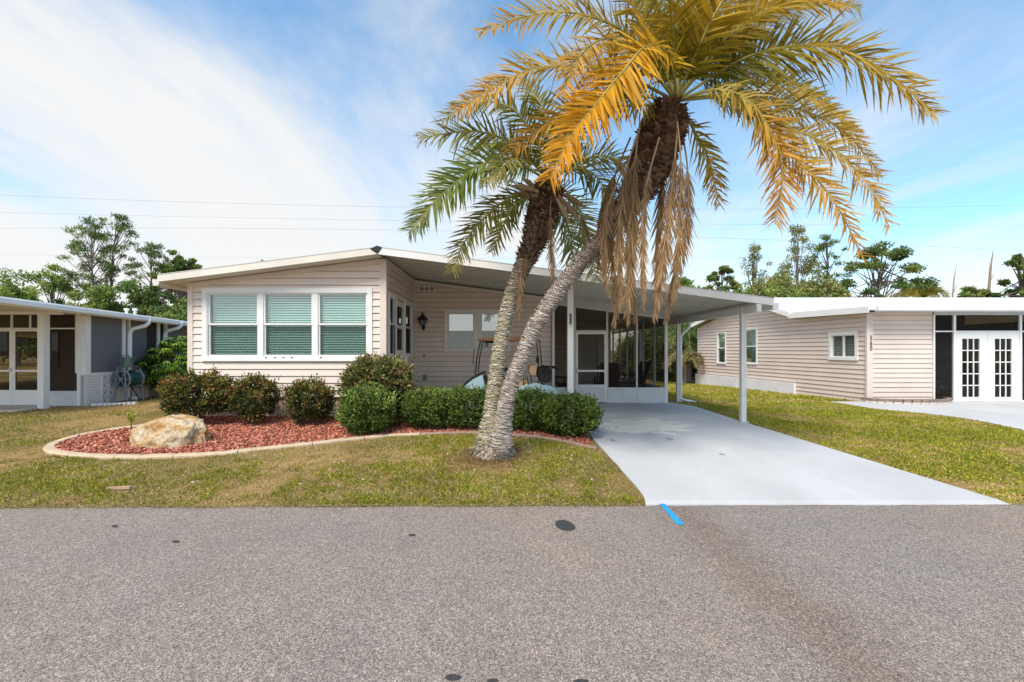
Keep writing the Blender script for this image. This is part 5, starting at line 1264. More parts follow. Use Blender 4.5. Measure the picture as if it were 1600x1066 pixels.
# curved brick planter at the corner
BRK = mat('pale_brick', (.62, .52, .44), .85, .14, 9, .3, 60); CAP = mat('weathered_cap', (.24, .19, .16), .9, .3, 10, .4, 60)
pc = ((1342+1475)/2, ); pl_ = thing('brick_planter', (X5+.5, Y5-.5, g0), 'low curved brick planter at the corner of the right neighbour home', 'planter')
cxp, cyp, rxp, ryp = ((1408-793)/FPX*Y5), Y5-.08, 1.30, .72
pcol = []
for k in range(17):
    q0 = math.pi*(1+k/17)+.012; q1 = math.pi*(1+(k+1)/17)-.012
    def qp(q, e): return (cxp+(rxp+e)*math.cos(q), cyp+(ryp+e)*math.sin(q))
    for z0, z1, m_, e0, nm in ((g0-.03, g0+.085, BRK, 0, 'brick'), (g0+.092, g0+.15, CAP, .02, 'coping_brick')):
        a, b, c, d = qp(q0, -.1), qp(q1, -.1), qp(q1, e0), qp(q0, e0)
        mb = MB(); mb.hexa([(p[0], p[1], z0) for p in (a, d, c, b)]+[(p[0], p[1], z1) for p in (a, d, c, b)]); mb.build(nm, m_, pl_)
mb = MB(); n = 20
mb.add([(cxp+(rxp-.1)*math.cos(math.pi*(1+k/n)), cyp+(ryp-.1)*math.sin(math.pi*(1+k/n)), g0+.09) for k in range(n+1)], [tuple(range(n+1))]); mb.build('soil', SOILM, pl_)

# dark car parked inside that room
CARP = mat('navy_car_paint', (.018, .040, .085), .3, .05, coat=.6); TYRE = mat('tyre', (.02, .02, .02), .8); RIM = mat('alloy_rim', (.55, .56, .58), .3, metal=.8)
cy0 = 15.6; X0c = (1468-793)/FPX*cy0-.5
car = thing('parked_car', (X0c+1.6, cy0, g0), 'dark navy car parked inside the glazed room of the right neighbour home', 'car')
prof = [(-.75, .30), (-.80, .62), (-.70, .80), (.10, .98), (.75, 1.38), (1.3, 1.50), (2.4, 1.50), (3.2, 1.30), (3.7, 1.0), (3.75, .5), (3.6, .3)]
def carsec(yy, ins): return [(X0c+.4+x, yy, g0+z*(1 if z < .9 else 1-ins*.03)) for x, z in prof]
mb = MB(); loft_sections(mb, [carsec(cy0, 0), carsec(cy0+.05, -.3), carsec(cy0+1.7, -.3), carsec(cy0+1.75, 0)]); mb.build('body', CARP, car, smooth=False)
for a, b, c, d in (((.2, 1.0), (.78, 1.34), (1.25, 1.42), (1.25, 1.0)), ((1.32, 1.0), (1.32, 1.42), (2.35, 1.42), (2.35, 1.0)), ((2.42, 1.0), (2.42, 1.42), (3.05, 1.27), (3.3, 1.0))):
    mb = MB(); mb.add([(X0c+.4+p[0], cy0-.008, g0+p[1]) for p in (a, b, c, d)], [(0, 1, 2, 3)]); mb.build('window', see_through('car_glass', (.2, .22, .25), (.03, .035, .05), .5, .25), car)
for x in (.1, 2.85):
    wx = X0c+.4+x
    mb = MB(); mb.cyl((wx, cy0-.03, g0+.32), (wx, cy0+.2, g0+.32), .32, 20); wh = mb.build('wheel', TYRE, car)
    mb = MB()
    mb.tube([(wx+.2*math.cos(q), cy0-.035, g0+.32+.2*math.sin(q)) for q in np.linspace(0, 6.283, 17)], .018, 6)
    for k in range(6): q = k*1.047; mb.tube([(wx, cy0-.045, g0+.32), (wx+.2*math.cos(q), cy0-.04, g0+.32+.2*math.sin(q))], [.03, .02], 5)
    mb.build('rim', RIM, wh)
mb = MB(); mb.hexa([(X0c-.38, cy0-.02, g0+.68), (X0c-.1, cy0-.02, g0+.74), (X0c-.1, cy0+.1, g0+.74), (X0c-.38, cy0+.1, g0+.68), (X0c-.33, cy0-.02, g0+.76), (X0c-.08, cy0-.02, g0+.82), (X0c-.08, cy0+.1, g0+.82), (X0c-.33, cy0+.1, g0+.76)]); mb.build('headlight', TRIMW, car)

# ------------------------------------------------------------ left neighbour
gl = .08
YL = 11.6; XS = (133-793)/FPX*YL
n540 = thing('neighbour_home', (XS-2, YL+2, gl), 'white brick home with a screened entry and grey shades on the left', 'house')
def lx(px, Y=YL): return (px-793)/FPX*Y
def lz(py, Y=YL): return 1.5-(py-547)/FPX*Y
WBR = mat('white_painted_brick', (.76, .76, .75), .8, .08, 9, .25, 80); GSH = mat('grey_roller_shade', (.155, .155, .17), .8, .06, 1.5)
zr = 2.50     # eave height
def rl(x): return zr          # roof top, rising to the west
mb = MB()
E0, E1, YR = XS+.30, XS-12, 8.6
zF = 2.62
zy = lambda y: 2.60-.031*(y-9.3)
def edge(mb, x0, x1, y0, y1, lo, hi): mb.hexa([(x0, y0, zy(y0)+lo), (x1, y0, zy(y0)+lo), (x1, y1, zy(y1)+lo), (x0, y1, zy(y1)+lo), (x0, y0, zy(y0)+hi), (x1, y0, zy(y0)+hi), (x1, y1, zy(y1)+hi), (x0, y1, zy(y1)+hi)])
edge(mb, E1, E0, YR, 22, -.08, -.01); mb.build('roof', ROOFW, n540)
mb = MB(); edge(mb, E1, E0, YR-.03, YR-.001, -.16, .0); mb.build('fascia', TRIMW, n540)
mb = MB(); edge(mb, E0+.001, E0+.02, YR, 22, -.16, .01); edge(mb, E0+.0205, E0+.11, YR, 22, -.13, -.035); mb.build('gutter', TRIMW, n540)
mb = MB(); edge(mb, E1, E0, YR+.01, 22, -.12, -.09); mb.build('soffit', CREAM, n540)
# front entry
Fe = Frame((0, YL), (1, 0), (0, -1))
L0 = lx(-130)
def bx(nm, x0, x1, z0, z1, d0=-.03, d1=.03, m=TRIMW, par=None):
    mb = MB(); Fe.box(mb, x0, x1, d0, d1, z0, z1); return mb.build(nm, m, par or n540)
mb = MB(); mb.hexa([(L0, YL+.03, lz(488.9)), (lx(125), YL+.03, lz(488.9)), (lx(125), YL-.03, lz(488.9)), (L0, YL-.03, lz(488.9)), (L0, YL+.03, zy(YL)-.125), (lx(125), YL+.03, zy(YL)-.125), (lx(125), YL-.03, zy(YL)-.125), (L0, YL-.03, zy(YL)-.125)])
mb.build('gable_board', CREAM, n540)
bx('transom', L0, lx(123)-.001, lz(514.5), lz(512.5))
for a, b in ((18.5, 21.5), (47.5, 50), (-60, -57)): bx('mullion', lx(a), lx(b), lz(512.4), lz(489.1))
bx('kick_panel', lx(78.5), lx(123), gl, lz(611), m=STUCCO); 
for a, b in ((122.5, 127), (73, 78.4)): bx('post', lx(a), lx(b), gl, lz(489.1), -.04, .04)
for (a, b) in ((-26, 21.0), (21.4, 72.5)):        # the two screen doors
    ga, gb = lx(a)+.06, lx(b)-.075
    mb = MB()
    for q in ((lx(a), ga, gl+.02, lz(515)), (gb, lx(b), gl+.02, lz(515)), (ga, gb, lz(518), lz(515)), (ga, gb, lz(581), lz(578)), (ga, gb, gl+.02, lz(609.5))): Fe.box(mb, q[0], q[1], -.02, .025, q[2], q[3])
    sdr = mb.build('screen_door', TRIMW, n540)
    mb = MB(); Fe.box(mb, ga, gb, -.003, .003, lz(609.5), lz(518)); mb.build('screen', SCREEN, sdr)
    if a < 0: mb = MB(); Fe.box(mb, gb+.01, gb+.05, .026, .05, lz(577)-.06, lz(577)+.04); mb.build('handle', PAN, sdr)
mb = MB(); Fe.box(mb, lx(78.4), lx(122.5), -.003, .003, lz(611), lz(514.5)); mb.build('screen_panel', SCREEN, n540)
mb = MB(); Fe.box(mb, L0, lx(122.5), -.004, .002, lz(512.5), lz(489)); mb.build('screen_panel', SCREEN, n540)
# room behind
mb = MB(); mb.box(L0, XS-.12, YL+3.2, YL+3.3, gl, 2.5); mb.box(L0, XS-.1, YL+.05, YL+3.2, gl-.05, gl+.01); mb.build('wall', mat('room_tan', (.30, .22, .17), .8), n540)
for (a, b, c, d) in ((-6, 14, 520, 556), (80, 93, 520, 575)):
    mb = MB(); mb.box(lx(a, YL+3.2), lx(b, YL+3.2), YL+3.15, YL+3.199, lz(d, YL+3.2), lz(c, YL+3.2)); mb.build('window', see_through('blue_pane', (.1, .12, .18), (.04, .05, .08), .3, .1), n540)
sofa = thing('sofa', (lx(105), YL+2.2, gl), 'dark sofa inside the screened entry of the left neighbour home', 'sofa')
mb = MB(); mb.box(lx(96), XS-.25, YL+1.9, YL+2.7, gl+.12, gl+.45); mb.build('seat', mat('dark_cloth', (.03, .03, .04), .9), sofa)
mb = MB(); mb.box(lx(96), XS-.25, YL+2.71, YL+2.95, gl+.12, gl+.95); mb.build('backrest', mat('dark_cloth2', (.035, .035, .045), .9), sofa)
# post under the roof edge
mb = MB(); pxx = (54.5-793)/FPX*10.86
mb.box(pxx-.075, pxx+.075, 10.99, 11.14, gl, 2.5); mb.build('post', TRIMW, n540)
mb = MB(); mb.box(pxx-2.8, pxx+.42, 11.0, 11.13, 2.36, 2.44); mb.build('beam', TRIMW, n540)
bx('floor_slab', L0, lx(100), -.3, gl+.01, .0, 1.2, mat('patio_slab', (.55, .50, .42), .8, .1, 3))
# side wall, facing this lot
Fd = Frame((XS, YL), (0, 1), (1, 0))
def ls(px): return XS*FPX/(px-793)-YL
zs1 = lz(583.5)
mb = MB(); Fd.box(mb, -.005, ls(140)+.02, -.25, .02, zs1+.001, zr-.11); mb.build('pillar', TRIMW, n540)
mb = MB(); Fd.box(mb, 0.0, ls(295), -.2, -.012, gl-.1, zs1-.05); mb.build('wall', mat('mortar_white', (.38, .38, .37), .9), n540)
brk_w = .205; row = 0; z = gl-.02
bre0, bre1 = ls(157.5), ls(178)
while z < zs1-.09:
    s = -.01 - (brk_w/2 if row % 2 else 0)
    while s < ls(232):
        a, b = max(-.01, s+.004), min(ls(232), s+brk_w-.004); s += brk_w
        if b-a < .03: continue
        for lo, hi in ([(a, b)] if (b <= bre0 or a >= bre1) else ([(a, bre0)] if a < bre0 else [])+([(bre1, b)] if b > bre1 else [])):
            if hi-lo < .02: continue
            mb = MB(); o = random.uniform(0, .004); Fd.box(mb, lo, hi, -.0119, .008+o, z+.003, z+.063); mb.build('brick', WBR, n540)
    z += .068; row += 1
mb = MB(); Fd.box(mb, -.01, ls(258), -.1, .03, zs1-.049, zs1); mb.build('sill', TRIMW, n540)
bw = (bre1-bre0)/2
for i in range(2):
    for j in range(4):
        mb = MB(); a = bre0+i*bw+.004; b = a+bw-.008; hh = (zs1-.05-gl+.04)/4; c = gl-.04+j*hh+.004; d = c+hh-.008; t = .028
        mm, nn_ = (a+b)/2, (c+d)/2
        for q in ((a, a+t, c, d), (b-t, b, c, d), (a+t, b-t, c, c+t), (a+t, b-t, d-t, d), (mm-.012, mm+.012, c+t, nn_-.035), (mm-.012, mm+.012, nn_+.035, d-t), (a+t, mm-.04, nn_-.012, nn_+.012), (mm+.04, b-t, nn_-.012, nn_+.012)): Fd.box(mb, q[0], q[1], -.0118, .03, q[2], q[3])
        pts = [Fd.P(mm+.045*math.cos(q), .012, nn_+.045*math.sin(q)) for q in np.linspace(0, 6.283, 11)]; mb.tube(pts, .012, 4); mb.build('breeze_block', WBR, n540)
for a, b, m_ in ((ls(142), ls(192), GSH), (ls(204), ls(231), GSH), (ls(231)+.01, ls(246), DARK), (ls(262), ls(295), GSH)):
    mb = MB(); Fd.box(mb, a, b, -.06, -.03, zs1, zr-.12); mb.build('shade', m_, n540)
mb = MB(); Fd.box(mb, 0, ls(295), -.14, -.10, zs1, zr-.12); mb.build('wall', DARK, n540)
for a, b in ((ls(192), ls(196.5)), (ls(201), ls(204)), (ls(246), ls(250)), (ls(258), ls(262))): mb = MB(); Fd.box(mb, a, b, -.06, .01, zs1, zr-.12); mb.build('post', TRIMW, n540)
for p_ in (199, 254):
    s = ls(p_); mb = MB()
    mb.tube([Fd.P(s+.28, .38, zr-.1), Fd.P(s+.28, .38, zr-.22), Fd.P(s+.2, .36, zr-.30), Fd.P(s+.06, .10, zr-.40), Fd.P(s, .07, zr-.52), Fd.P(s, .07, gl+.12), Fd.P(s, .12, gl+.05), Fd.P(s+.05, .26, gl+.04)], .055, 10)
    mb.build('downspout', TRIMW, n540, smooth=True)
for px in (198, 211):
    X, Y, Z = at(px, 486, 14.5); mb = MB(); mb.lathe((X, Y, rl(X)), [(.04, 0), (.04, .26), (.07, .26), (.07, .32), (0, .33)], 8); mb.build('vent_pipe', ROOFW, n540)
# edging blocks under the reel
for k in range(9):
    a = gp(150+7.6*k, 634.5-.35*k); mb = MB(); mb.box(a[0]-.075, a[0]+.045, a[1]-.05, a[1]+.05, a[2]-.02, a[2]+.06)
    if k == 0: ebk = thing('block_edging', a, 'short row of white edging blocks below the hose reel', 'edging')
    mb.build('edging_block', WBR, ebk)

# hose reel with watering can
HX = XS+.30; HY = YL+ls(195)-.25; TEAL = mat('teal_hose', (.01, .085, .075), .4); GREYP = mat('grey_plastic_reel', (.20, .21, .25), .5)
hr = thing('hose_reel', (HX, HY, gl), 'grey hose reel cart wound with dark teal hose against the white brick wall', 'hose reel')
hz0 = gl+.62
mb = MB()
for k in range(9):
    x = HY-.19+.045*k
    for j in range(3): mb.tube([(HX+(.12+.035*j)*math.cos(q), x, hz0+(.12+.035*j)*math.sin(q)) for q in np.linspace(0, 6.283, 15)], .019, 5)
hs = mb.build('hose', TEAL, hr); hs['kind'] = 'stuff'
for side in (-.235, .235):
    mb = MB(); y = HY+side
    mb.tube([(HX+.26*math.cos(q), y, hz0+.26*math.sin(q)) for q in np.linspace(0, 6.283, 19)], .022, 6)
    for k in range(6): q = k*1.047; mb.tube([(HX+.04*math.cos(q), y, hz0+.04*math.sin(q)), (HX+.25*math.cos(q), y, hz0+.25*math.sin(q))], .02, 5)
    mb.lathe((HX, y, hz0), [(0, -.05), (.05, -.05), (.05, .05), (0, .05)], 8); mb.build('reel_disc', GREYP, hr)
mb = MB()
for side in (-.27, .27):
    y = HY+side; mb.tube([(HX-.16, y, gl), (HX-.05, y, hz0+.33), (HX+.12, y, hz0+.30), (HX+.22, y, gl)], .022, 6)
for (a, b) in ((-.05, hz0+.33), (.22, gl+.02)): mb.tube([(HX+a, HY-.27, b), (HX+a, HY+.27, b)], .018, 6)
mb.build('frame', GREYP, hr)
mb = MB(); mb.tube([(HX+.26, HY-.2, hz0-.2), (HX+.33, HY-.1, gl+.18), (HX+.28, HY+.05, gl+.03), (HX+.2, HY+.2, gl+.03)], .014, 6); mb.tube([(HX+.1, HY+.27, hz0), (HX+.15, HY+.45, hz0+.1), (HX+.05, HY+.62, hz0+.32)], .014, 6); mb.build('loose_hose', PLAST, hr)
mb = MB(); mb.box(HX-.10, HX+.16, HY-.27, HY+.2, hz0+.335, hz0+.352); mb.build('tray', GREYP, hr)
wc = thing('watering_can', (HX, HY, hz0+.352), 'small green watering can standing on top of the hose reel', 'watering can'); CAN = mat('can_green', (.10, .17, .13), .5); wz = hz0+.353
mb = MB(); mb.lathe((HX+.02, HY-.06, wz), [(0, 0), (.13, 0), (.12, .22), (.10, .25), (.03, .25)], 12); mb.build('body', CAN, wc)
mb = MB(); mb.tube([(HX+.02, HY+.05, wz+.05), (HX+.02, HY+.16, wz+.13), (HX+.02, HY+.24, wz+.25)], [.022, .016, .014], 6); mb.lathe((HX+.02, HY+.25, wz+.25), [(0, -.02), (.02, -.02), (.05, .03), (0, .035)], 8); mb.build('spout', CAN, wc)
mb = MB(); mb.tube([(HX+.02, HY-.17, wz+.05), (HX+.02, HY-.25, wz+.14), (HX+.02, HY-.20, wz+.28), (HX+.02, HY-.02, wz+.31), (HX+.02, HY+.02, wz+.25)], .013, 6); mb.build('handle', CAN, wc)

# ------------------------------------------------------------ golf cart under the carport
gz_ = .0; GY = 11.1
cart = thing('golf_cart', (.1, GY, gz_), 'pale blue golf cart with a brown roof parked behind the hedge', 'golf cart')
def cp(px, py, dy=0): X, Y, Z = at(px, py, GY-.55+dy); return (X, Y, Z)
BLU = mat('cart_blue', (.34, .50, .56), .3, .05, coat=.5); TANV = mat('tan_vinyl', (.50, .33, .19), .6); ROOFB = mat('cart_roof_brown', (.34, .17, .08), .55, .1)
def side_body(nm, poly, m, y0, y1, inset=.05):
    """poly px outline extruded across the cart with softened flanks"""
    c = Vector((sum(p[0] for p in poly)/len(poly), 0, sum(p[1] for p in poly)/len(poly)))
    def ring(y, k): return [(c.x+(p[0]-c.x)*k, y, c.z+(p[1]-c.z)*k) for p in poly]
    mb = MB(); loft_sections(mb, [ring(y0, 1-inset*1.8), ring(y0+.06, 1), ring(y1-.06, 1), ring(y1, 1-inset*1.8)]); return mb.build(nm, m, cart)
def xz(px, py): p = cp(px, py); return (p[0], p[2])
YA, YB = GY-.58, GY+.58
side_body('front_cowl', [xz(*p) for p in ((719, 625), (720, 612), (727, 602), (738, 593), (751, 586), (755, 585), (758, 600), (764, 616), (768, 640), (722, 640))], BLU, YA, YB)
side_body('cowl_top', [xz(*p) for p in ((720, 607), (727, 597), (739, 588.5), (753, 583), (756, 584.5), (740, 592), (728, 601), (722, 609))], PLAST, YA+.03, YB-.03)
side_body('dash', [xz(*p) for p in ((754, 584), (759, 596), (768, 594), (764, 604), (767, 614), (763, 616), (757, 600))], PLAST, YA+.04, YB-.04)
side_body('rear_body', [xz(*p) for p in ((800, 640), (803, 614), (811, 606), (822, 601), (838, 599), (855, 602), (868, 607), (874, 616), (874, 640), (866, 640), (862, 626), (852, 618), (841, 622), (836, 640))], BLU, YA, YB)
side_body('floor_pan', [xz(*p) for p in ((764, 652), (764, 645), (840, 645), (840, 652))], PLAST, YA+.03, YB-.03, .0)
side_body('seat', [xz(*p) for p in ((803, 606), (806, 597), (822, 596), (828, 598), (828, 604))], TANV, YA+.1, YB-.1)
side_body('backrest', [xz(*p) for p in ((827, 582), (829, 572), (836, 570.5), (840, 574), (838, 586), (830, 588))], TANV, YA+.12, YB-.12)
side_body('roof', [xz(*p) for p in ((744, 531.3), (748, 528.5), (760, 527), (800, 526.5), (818, 528), (825, 530.8), (822, 532), (746, 532))], ROOFB, YA-.02, YB+.02, .01)
for yy in (YA+.05, YB-.05):
    mb = MB(); mb.tube([(cp(742.5, 585)[0], yy, cp(742.5, 585)[2]), (cp(745, 560)[0], yy, cp(745, 560)[2]), (cp(751, 531)[0], yy, cp(751, 531)[2])], .016, 6); mb.build('front_strut', BLACK, cart)
    mb = MB(); mb.tube([(cp(847, 602)[0], yy, cp(847, 602)[2]), (cp(846, 565)[0], yy, cp(846, 565)[2]), (cp(843, 532)[0], yy, cp(843, 532)[2]), (cp(822, 529)[0], yy, cp(822, 529)[2])], .015, 6); mb.build('rear_strut', BLACK, cart)
mb = MB(); mb.tube([cp(739, 570, .1), cp(741, 545, .1)], .01, 5); mb.build('windshield_stay', BLACK, cart)
mb = MB(); a, b = cp(764, 600, .3), cp(782, 584, .3); mb.tube([a, b], .02, 6)
c_ = Vector(b); ax = (Vector(b)-Vector(a)).normalized(); u1 = ax.cross(Vector((0, 1, 0))).normalized(); v1 = ax.cross(u1)
mb.tube([c_+(u1*math.cos(q)+v1*math.sin(q))*.17 for q in np.linspace(0, 6.283, 17)], .016, 6); mb.build('steering_wheel', BLACK, cart)
mb = MB(); mb.lathe(cp(790, 577, -.02), [(0, -.06), (.05, -.04), (.055, .02), (.02, .06), (0, .06)], 8); mb.build('mirror', BLACK, cart)
mb = MB(); mb.tube([cp(818, 602), cp(818, 592), cp(824, 590), cp(826, 602)], .014, 6); mb.build('armrest', BLACK, cart)
mb = MB(); mb.tube([cp(845, 572), cp(862, 573), cp(872, 578), cp(882, 577)], .022, 6); mb.tube([cp(848, 573, .9), cp(866, 573, .9), cp(872, 578, .9)], .022, 6); mb.tube([cp(838, 586), cp(850, 602)], .016, 6); mb.tube([cp(830, 586), cp(830, 600)], .013, 6); mb.build('bag_rack', BLACK, cart)
side_body('bag', [xz(*p) for p in ((840, 576), (846, 574), (858, 574), (864, 578), (862, 597), (858, 600), (846, 598), (842, 592))], PLAST, YA+.15, YA+.8)
mb = MB(); mb.lathe(cp(840, 561, .05), [(0, -.11), (.03, -.09), (.045, 0), (.03, .07), (.012, .09), (.012, .26), (0, .26)], 8); mb.build('speaker', PLAST, cart)
for px, r in ((741, .23), (853, .23)):
    X = cp(px, 640)[0]
    for yy in (YA+.02, YB-.20):
        mb = MB(); mb.cyl((X, yy, gz_+r+.01), (X, yy+.18, gz_+r+.01), r, 18); wh = mb.build('wheel', TYRE, cart)
        mb = MB(); mb.cyl((X, yy-.006, gz_+r+.01), (X, yy+.02, gz_+r+.01), r*.55, 12); mb.build('rim', RIM, wh)

# patio chairs in the porch
MAR = mat('maroon_sling', (.085, .02, .02), .7, .15, 5)
def chair(loc, rz, label):
    o = thing('patio_chair', loc, label, 'chair', 'maroon patio chairs in the screened porch'); o.rotation_euler.z = rz
    def part(nm, f, m):
        mb = MB(); f(mb); me = D.meshes.new(nm); me.from_pydata(mb.v, [], mb.f); me.materials.append(m); p = D.objects.new(nm, me); COL.objects.link(p); p.parent = o
    part('seat', lambda m: m.hexa([(-.28,-.28,.40),(.28,-.28,.40),(.28,.26,.36),(-.28,.26,.36),(-.28,-.28,.43),(.28,-.28,.43),(.28,.26,.39),(-.28,.26,.39)]), MAR)
    part('backrest', lambda m: m.hexa([(-.28,.26,.38),(.28,.26,.38),(.28,.30,.38),(-.28,.30,.38),(-.27,.55,1.08),(.27,.55,1.08),(.27,.58,1.08),(-.27,.58,1.08)]), MAR)
    for sx_ in (-.31, .31):
        part('arm', lambda m: m.tube([(sx_,-.3,.02),(sx_,-.26,.6),(sx_,.0,.64),(sx_,.36,.62)], .018, 6), BLACK)
        part('leg', lambda m: m.tube([(sx_,-.3,.02),(sx_,.0,.06),(sx_,.4,.02),(sx_,.2,.38),(sx_,.5,1.0)], .016, 6), BLACK)
    return o
def cpy(o, loc, rz, label):
    r = o.copy(); COL.objects.link(r); r.location = loc; r.rotation_euler.z = rz; r['label'] = label
    for c in o.children: q = c.copy(); COL.objects.link(q); q.parent = r
    return r
ch = chair((2.98, 13.7, .055), math.radians(178), 'maroon sling chair seen from behind, just right of the screen door')
cpy(ch, (3.95, 14.5, .055), math.radians(-70), 'maroon sling chair seen from the side behind the right hand porch screen')
cpy(ch, (1.62, 13.8, .055), math.radians(110), 'maroon sling chair inside the porch, left of the numbered post')
q5 = cpy(ch, ((1562-793)/FPX*15.2, 15.2, g0+.01), math.radians(170), 'maroon sling chair seen through the panes of the right hand glass door'); del q5['group']
tb = thing('side_table', (3.45, 14.8, .055), 'small metal table with folded cloths between the maroon porch chairs', 'table')
mb = MB(); mb.lathe((3.45, 14.8, .055), [(0, .44), (.28, .44), (.28, .46), (0, .46)], 16); mb.build('table_top', TRIM, tb)
for k in range(3):
    q = k*2.1; mb = MB(); mb.tube([(3.45+.1*math.cos(q), 14.8+.1*math.sin(q), .49), (3.45+.24*math.cos(q), 14.8+.24*math.sin(q), .06)], .014, 5); mb.build('leg', BLACK, tb)
# ------------------------------------------------------------ background vegetation
FTR = mat('far_trunk', (.16, .13, .11), .95, .2, 2)
PG = [(.075, .115, .03), (.10, .14, .035), (.055, .085, .025), (.13, .16, .045)]
LG = [(.13, .19, .04), (.18, .24, .05), (.10, .15, .035), (.21, .25, .07)]
MG = [(.085, .13, .03), (.12, .17, .035), (.06, .10, .025), (.16, .18, .05)]
OLV = [(.16, .17, .055), (.20, .19, .06), (.12, .14, .04)]
def tree(name, px, Y, top, wpx, kind, cols, label, cat='tree', group='trees beyond the homes', base=None, lean=0, n=2600, leaf=.30, seedv=0, trunk=.16):
    g = -.3; k = Y/FPX; X = (px-793)*k; H = 1.5-(top-547)*k-g; W = wpx*k/2
    root = thing(name, (X, Y, g), label, cat, group); rnd = random.Random(seedv*77+int(px))
    mb = MB(); tpt = [Vector((X, Y, g-.2))]
    for i in range(1, 6): tpt.append(Vector((X+lean*k*i/5+rnd.uniform(-.12, .12), Y, g+H*(.72 if kind == 'round' else .93)*i/5)))
    mb.tube(tpt, [trunk*(1-.8*i/5) for i in range(6)], 7)
    clumps = []; cols = [tuple(1.75*q for q in c_) for c_ in cols]; n = int(n*(1.1 if kind == 'pine' else 1.75))
    if kind == 'pine':          # bare stem, separate flat clumps on up-swept limbs
        zb = base if base else .52
        nc = rnd.randint(34, 42)
        for i in range(nc):
            f = zb+(1-zb)*(i+.5)/nc; a = rnd.uniform(0, 6.28); env = math.sin(math.pi*min(1, .18+(f-zb)/(1-zb)*.75))
            r = W*env*rnd.uniform(.35, 1.15); p = tpt[0].lerp(tpt[-1], f-.08); e = Vector((p.x+r*math.cos(a), Y+r*math.sin(a), g+H*f))
            mb.tube([p, p.lerp(e, .6)+Vector((0, 0, -.1)), e], [.045, .03, .012], 4, False); clumps.append((e, rnd.uniform(.35, .85)*W*.34, .5))
        clumps.append((tpt[-1], W*.3, .6))
    elif kind == 'umbrella':
        for i in range(48):
            a = rnd.uniform(0, 6.28); r = W*math.sqrt(rnd.random()); e = Vector((X+lean*k+r*math.cos(a), Y+r*math.sin(a)*.7, g+H*(.97-.42*(r/W)**2)-rnd.uniform(0, .12)*H))
            p = tpt[0].lerp(tpt[-1], rnd.uniform(.35, .8)); mb.tube([p, p.lerp(e, .55)+Vector((0, 0, .1)), e], [.07, .045, .012], 4, False); clumps.append((e, W*rnd.uniform(.09, .21), .5))
    elif kind == 'sparse':
        for i in range(44):
            a = rnd.uniform(0, 6.28); f = rnd.uniform(.3, 1); r = 1.25*W*math.sin(math.pi*min(1, .15+f*.8))*rnd.uniform(.2, 1); e = Vector((X+lean*k*f+r*math.cos(a), Y+r*math.sin(a), g+H*f))
            p = tpt[0].lerp(tpt[-1], max(.1, f-.25)); mb.tube([p, e], [.05, .01], 4, False); clumps.append((e, W*rnd.uniform(.14, .32), .8))
    else:                       # round leafy crown made of many clumps
        for i in range(40):
            d = Vector((rnd.gauss(0, 1), rnd.gauss(0, 1), rnd.gauss(0, 1))).normalized(); rr = rnd.uniform(.3, .95)
            zb = base if base is not None else .15
            e = Vector((X+d.x*W*rr, Y+d.y*W*.8*rr, g+H*(zb+(1-zb)*.5*(1+d.z*rr*.92)))); clumps.append((e, W*rnd.uniform(.22, .38), .75))
            if i % 3 == 0: mb.tube([tpt[1], tpt[2].lerp(e, .4), e], [.07, .045, .012], 4, False)
    mb.build('trunk', FTR, root)
    vol = np.array([c[1] for c in clumps]); cnt = np.maximum(20, (n*vol/vol.sum()).astype(int)); P = []; C = []
    for (c, r, fl), m in zip(clumps, cnt):
        d = unit(RNG.normal(size=(m, 3)))*(RNG.random((m, 1))**.45); P.append(np.array(c)+d*np.array([r, r, r*fl])); C.append(np.array(cols)[rnd.randrange(len(cols))]*RNG.uniform(.7, 1.35, (m, 1)))
    P = np.concatenate(P); C = np.concatenate(C); m = len(P); d = unit(RNG.normal(size=(m, 3))+np.array([0, 0, .2]))
    blades('crown', P, d, rand_side(d), leaf*.82*RNG.uniform(.6, 1.4, m), leaf*(.28 if kind == 'pine' else .55), C, FARLEAF, root)
    return root
T = tree
# left side
T('leafy_tree', 28, 40, 412, 100, 'round', LG, 'light green feathery tree above the left neighbour roof, nearest the left edge', n=5200, seedv=1, leaf=.26)
T('leafy_tree', 82, 44, 418, 70, 'sparse', LG, 'open light green tree left of the two tall pines', n=3400, seedv=2, leaf=.26)
T('pine_tree', 147, 45, 343, 84, 'pine', PG, 'tall thin pine with sparse crown, left of the tallest pine', n=3600, seedv=3, base=.52, lean=-4, leaf=.30)
T('pine_tree', 165, 47, 336, 80, 'pine', PG, 'tallest slender pine on the left with an open crown', n=4200, seedv=4, base=.50, lean=16, leaf=.30)
T('pine_tree', 242, 45, 381, 60, 'pine', PG, 'narrow pine left of the house roof, left of the round topped pine', n=3000, seedv=5, base=.5, lean=-6, leaf=.30)
T('pine_tree', 282, 42, 380, 88, 'umbrella', PG, 'round topped pine rising beside the left end of the house roof', n=5200, seedv=6, leaf=.26)
T('leafy_tree', 118, 42, 455, 70, 'round', MG, 'mid green tree low behind the left neighbour roof, under the sparse pine', n=4000, seedv=7, base=.0)
T('leafy_tree', 170, 41, 425, 100, 'round', MG, 'dense dark tree in front of the tall pines on the left', n=5600, seedv=8, base=.0)
T('leafy_tree', 218, 43, 430, 84, 'round', PG, 'dense dark green tree between the tall pines and the house', n=5000, seedv=9, base=.0)
T('leafy_tree', 268, 38, 452, 84, 'round', PG, 'dark tree filling the gap between the left neighbour roof and the house', n=5200, seedv=10, base=.0)
T('leafy_tree', 305, 46, 445, 90, 'round', MG, 'green tree hidden partly by the left corner of the house', n=3600, seedv=11, base=.0)
T('leafy_tree', 60, 48, 462, 120, 'round', MG, 'low green tree line seen over the left neighbour roof', n=4200, seedv=12, base=.0)
T('leafy_tree', -30, 44, 440, 110, 'round', MG, 'green tree cut by the left edge of the picture', n=3400, seedv=13, base=.0)
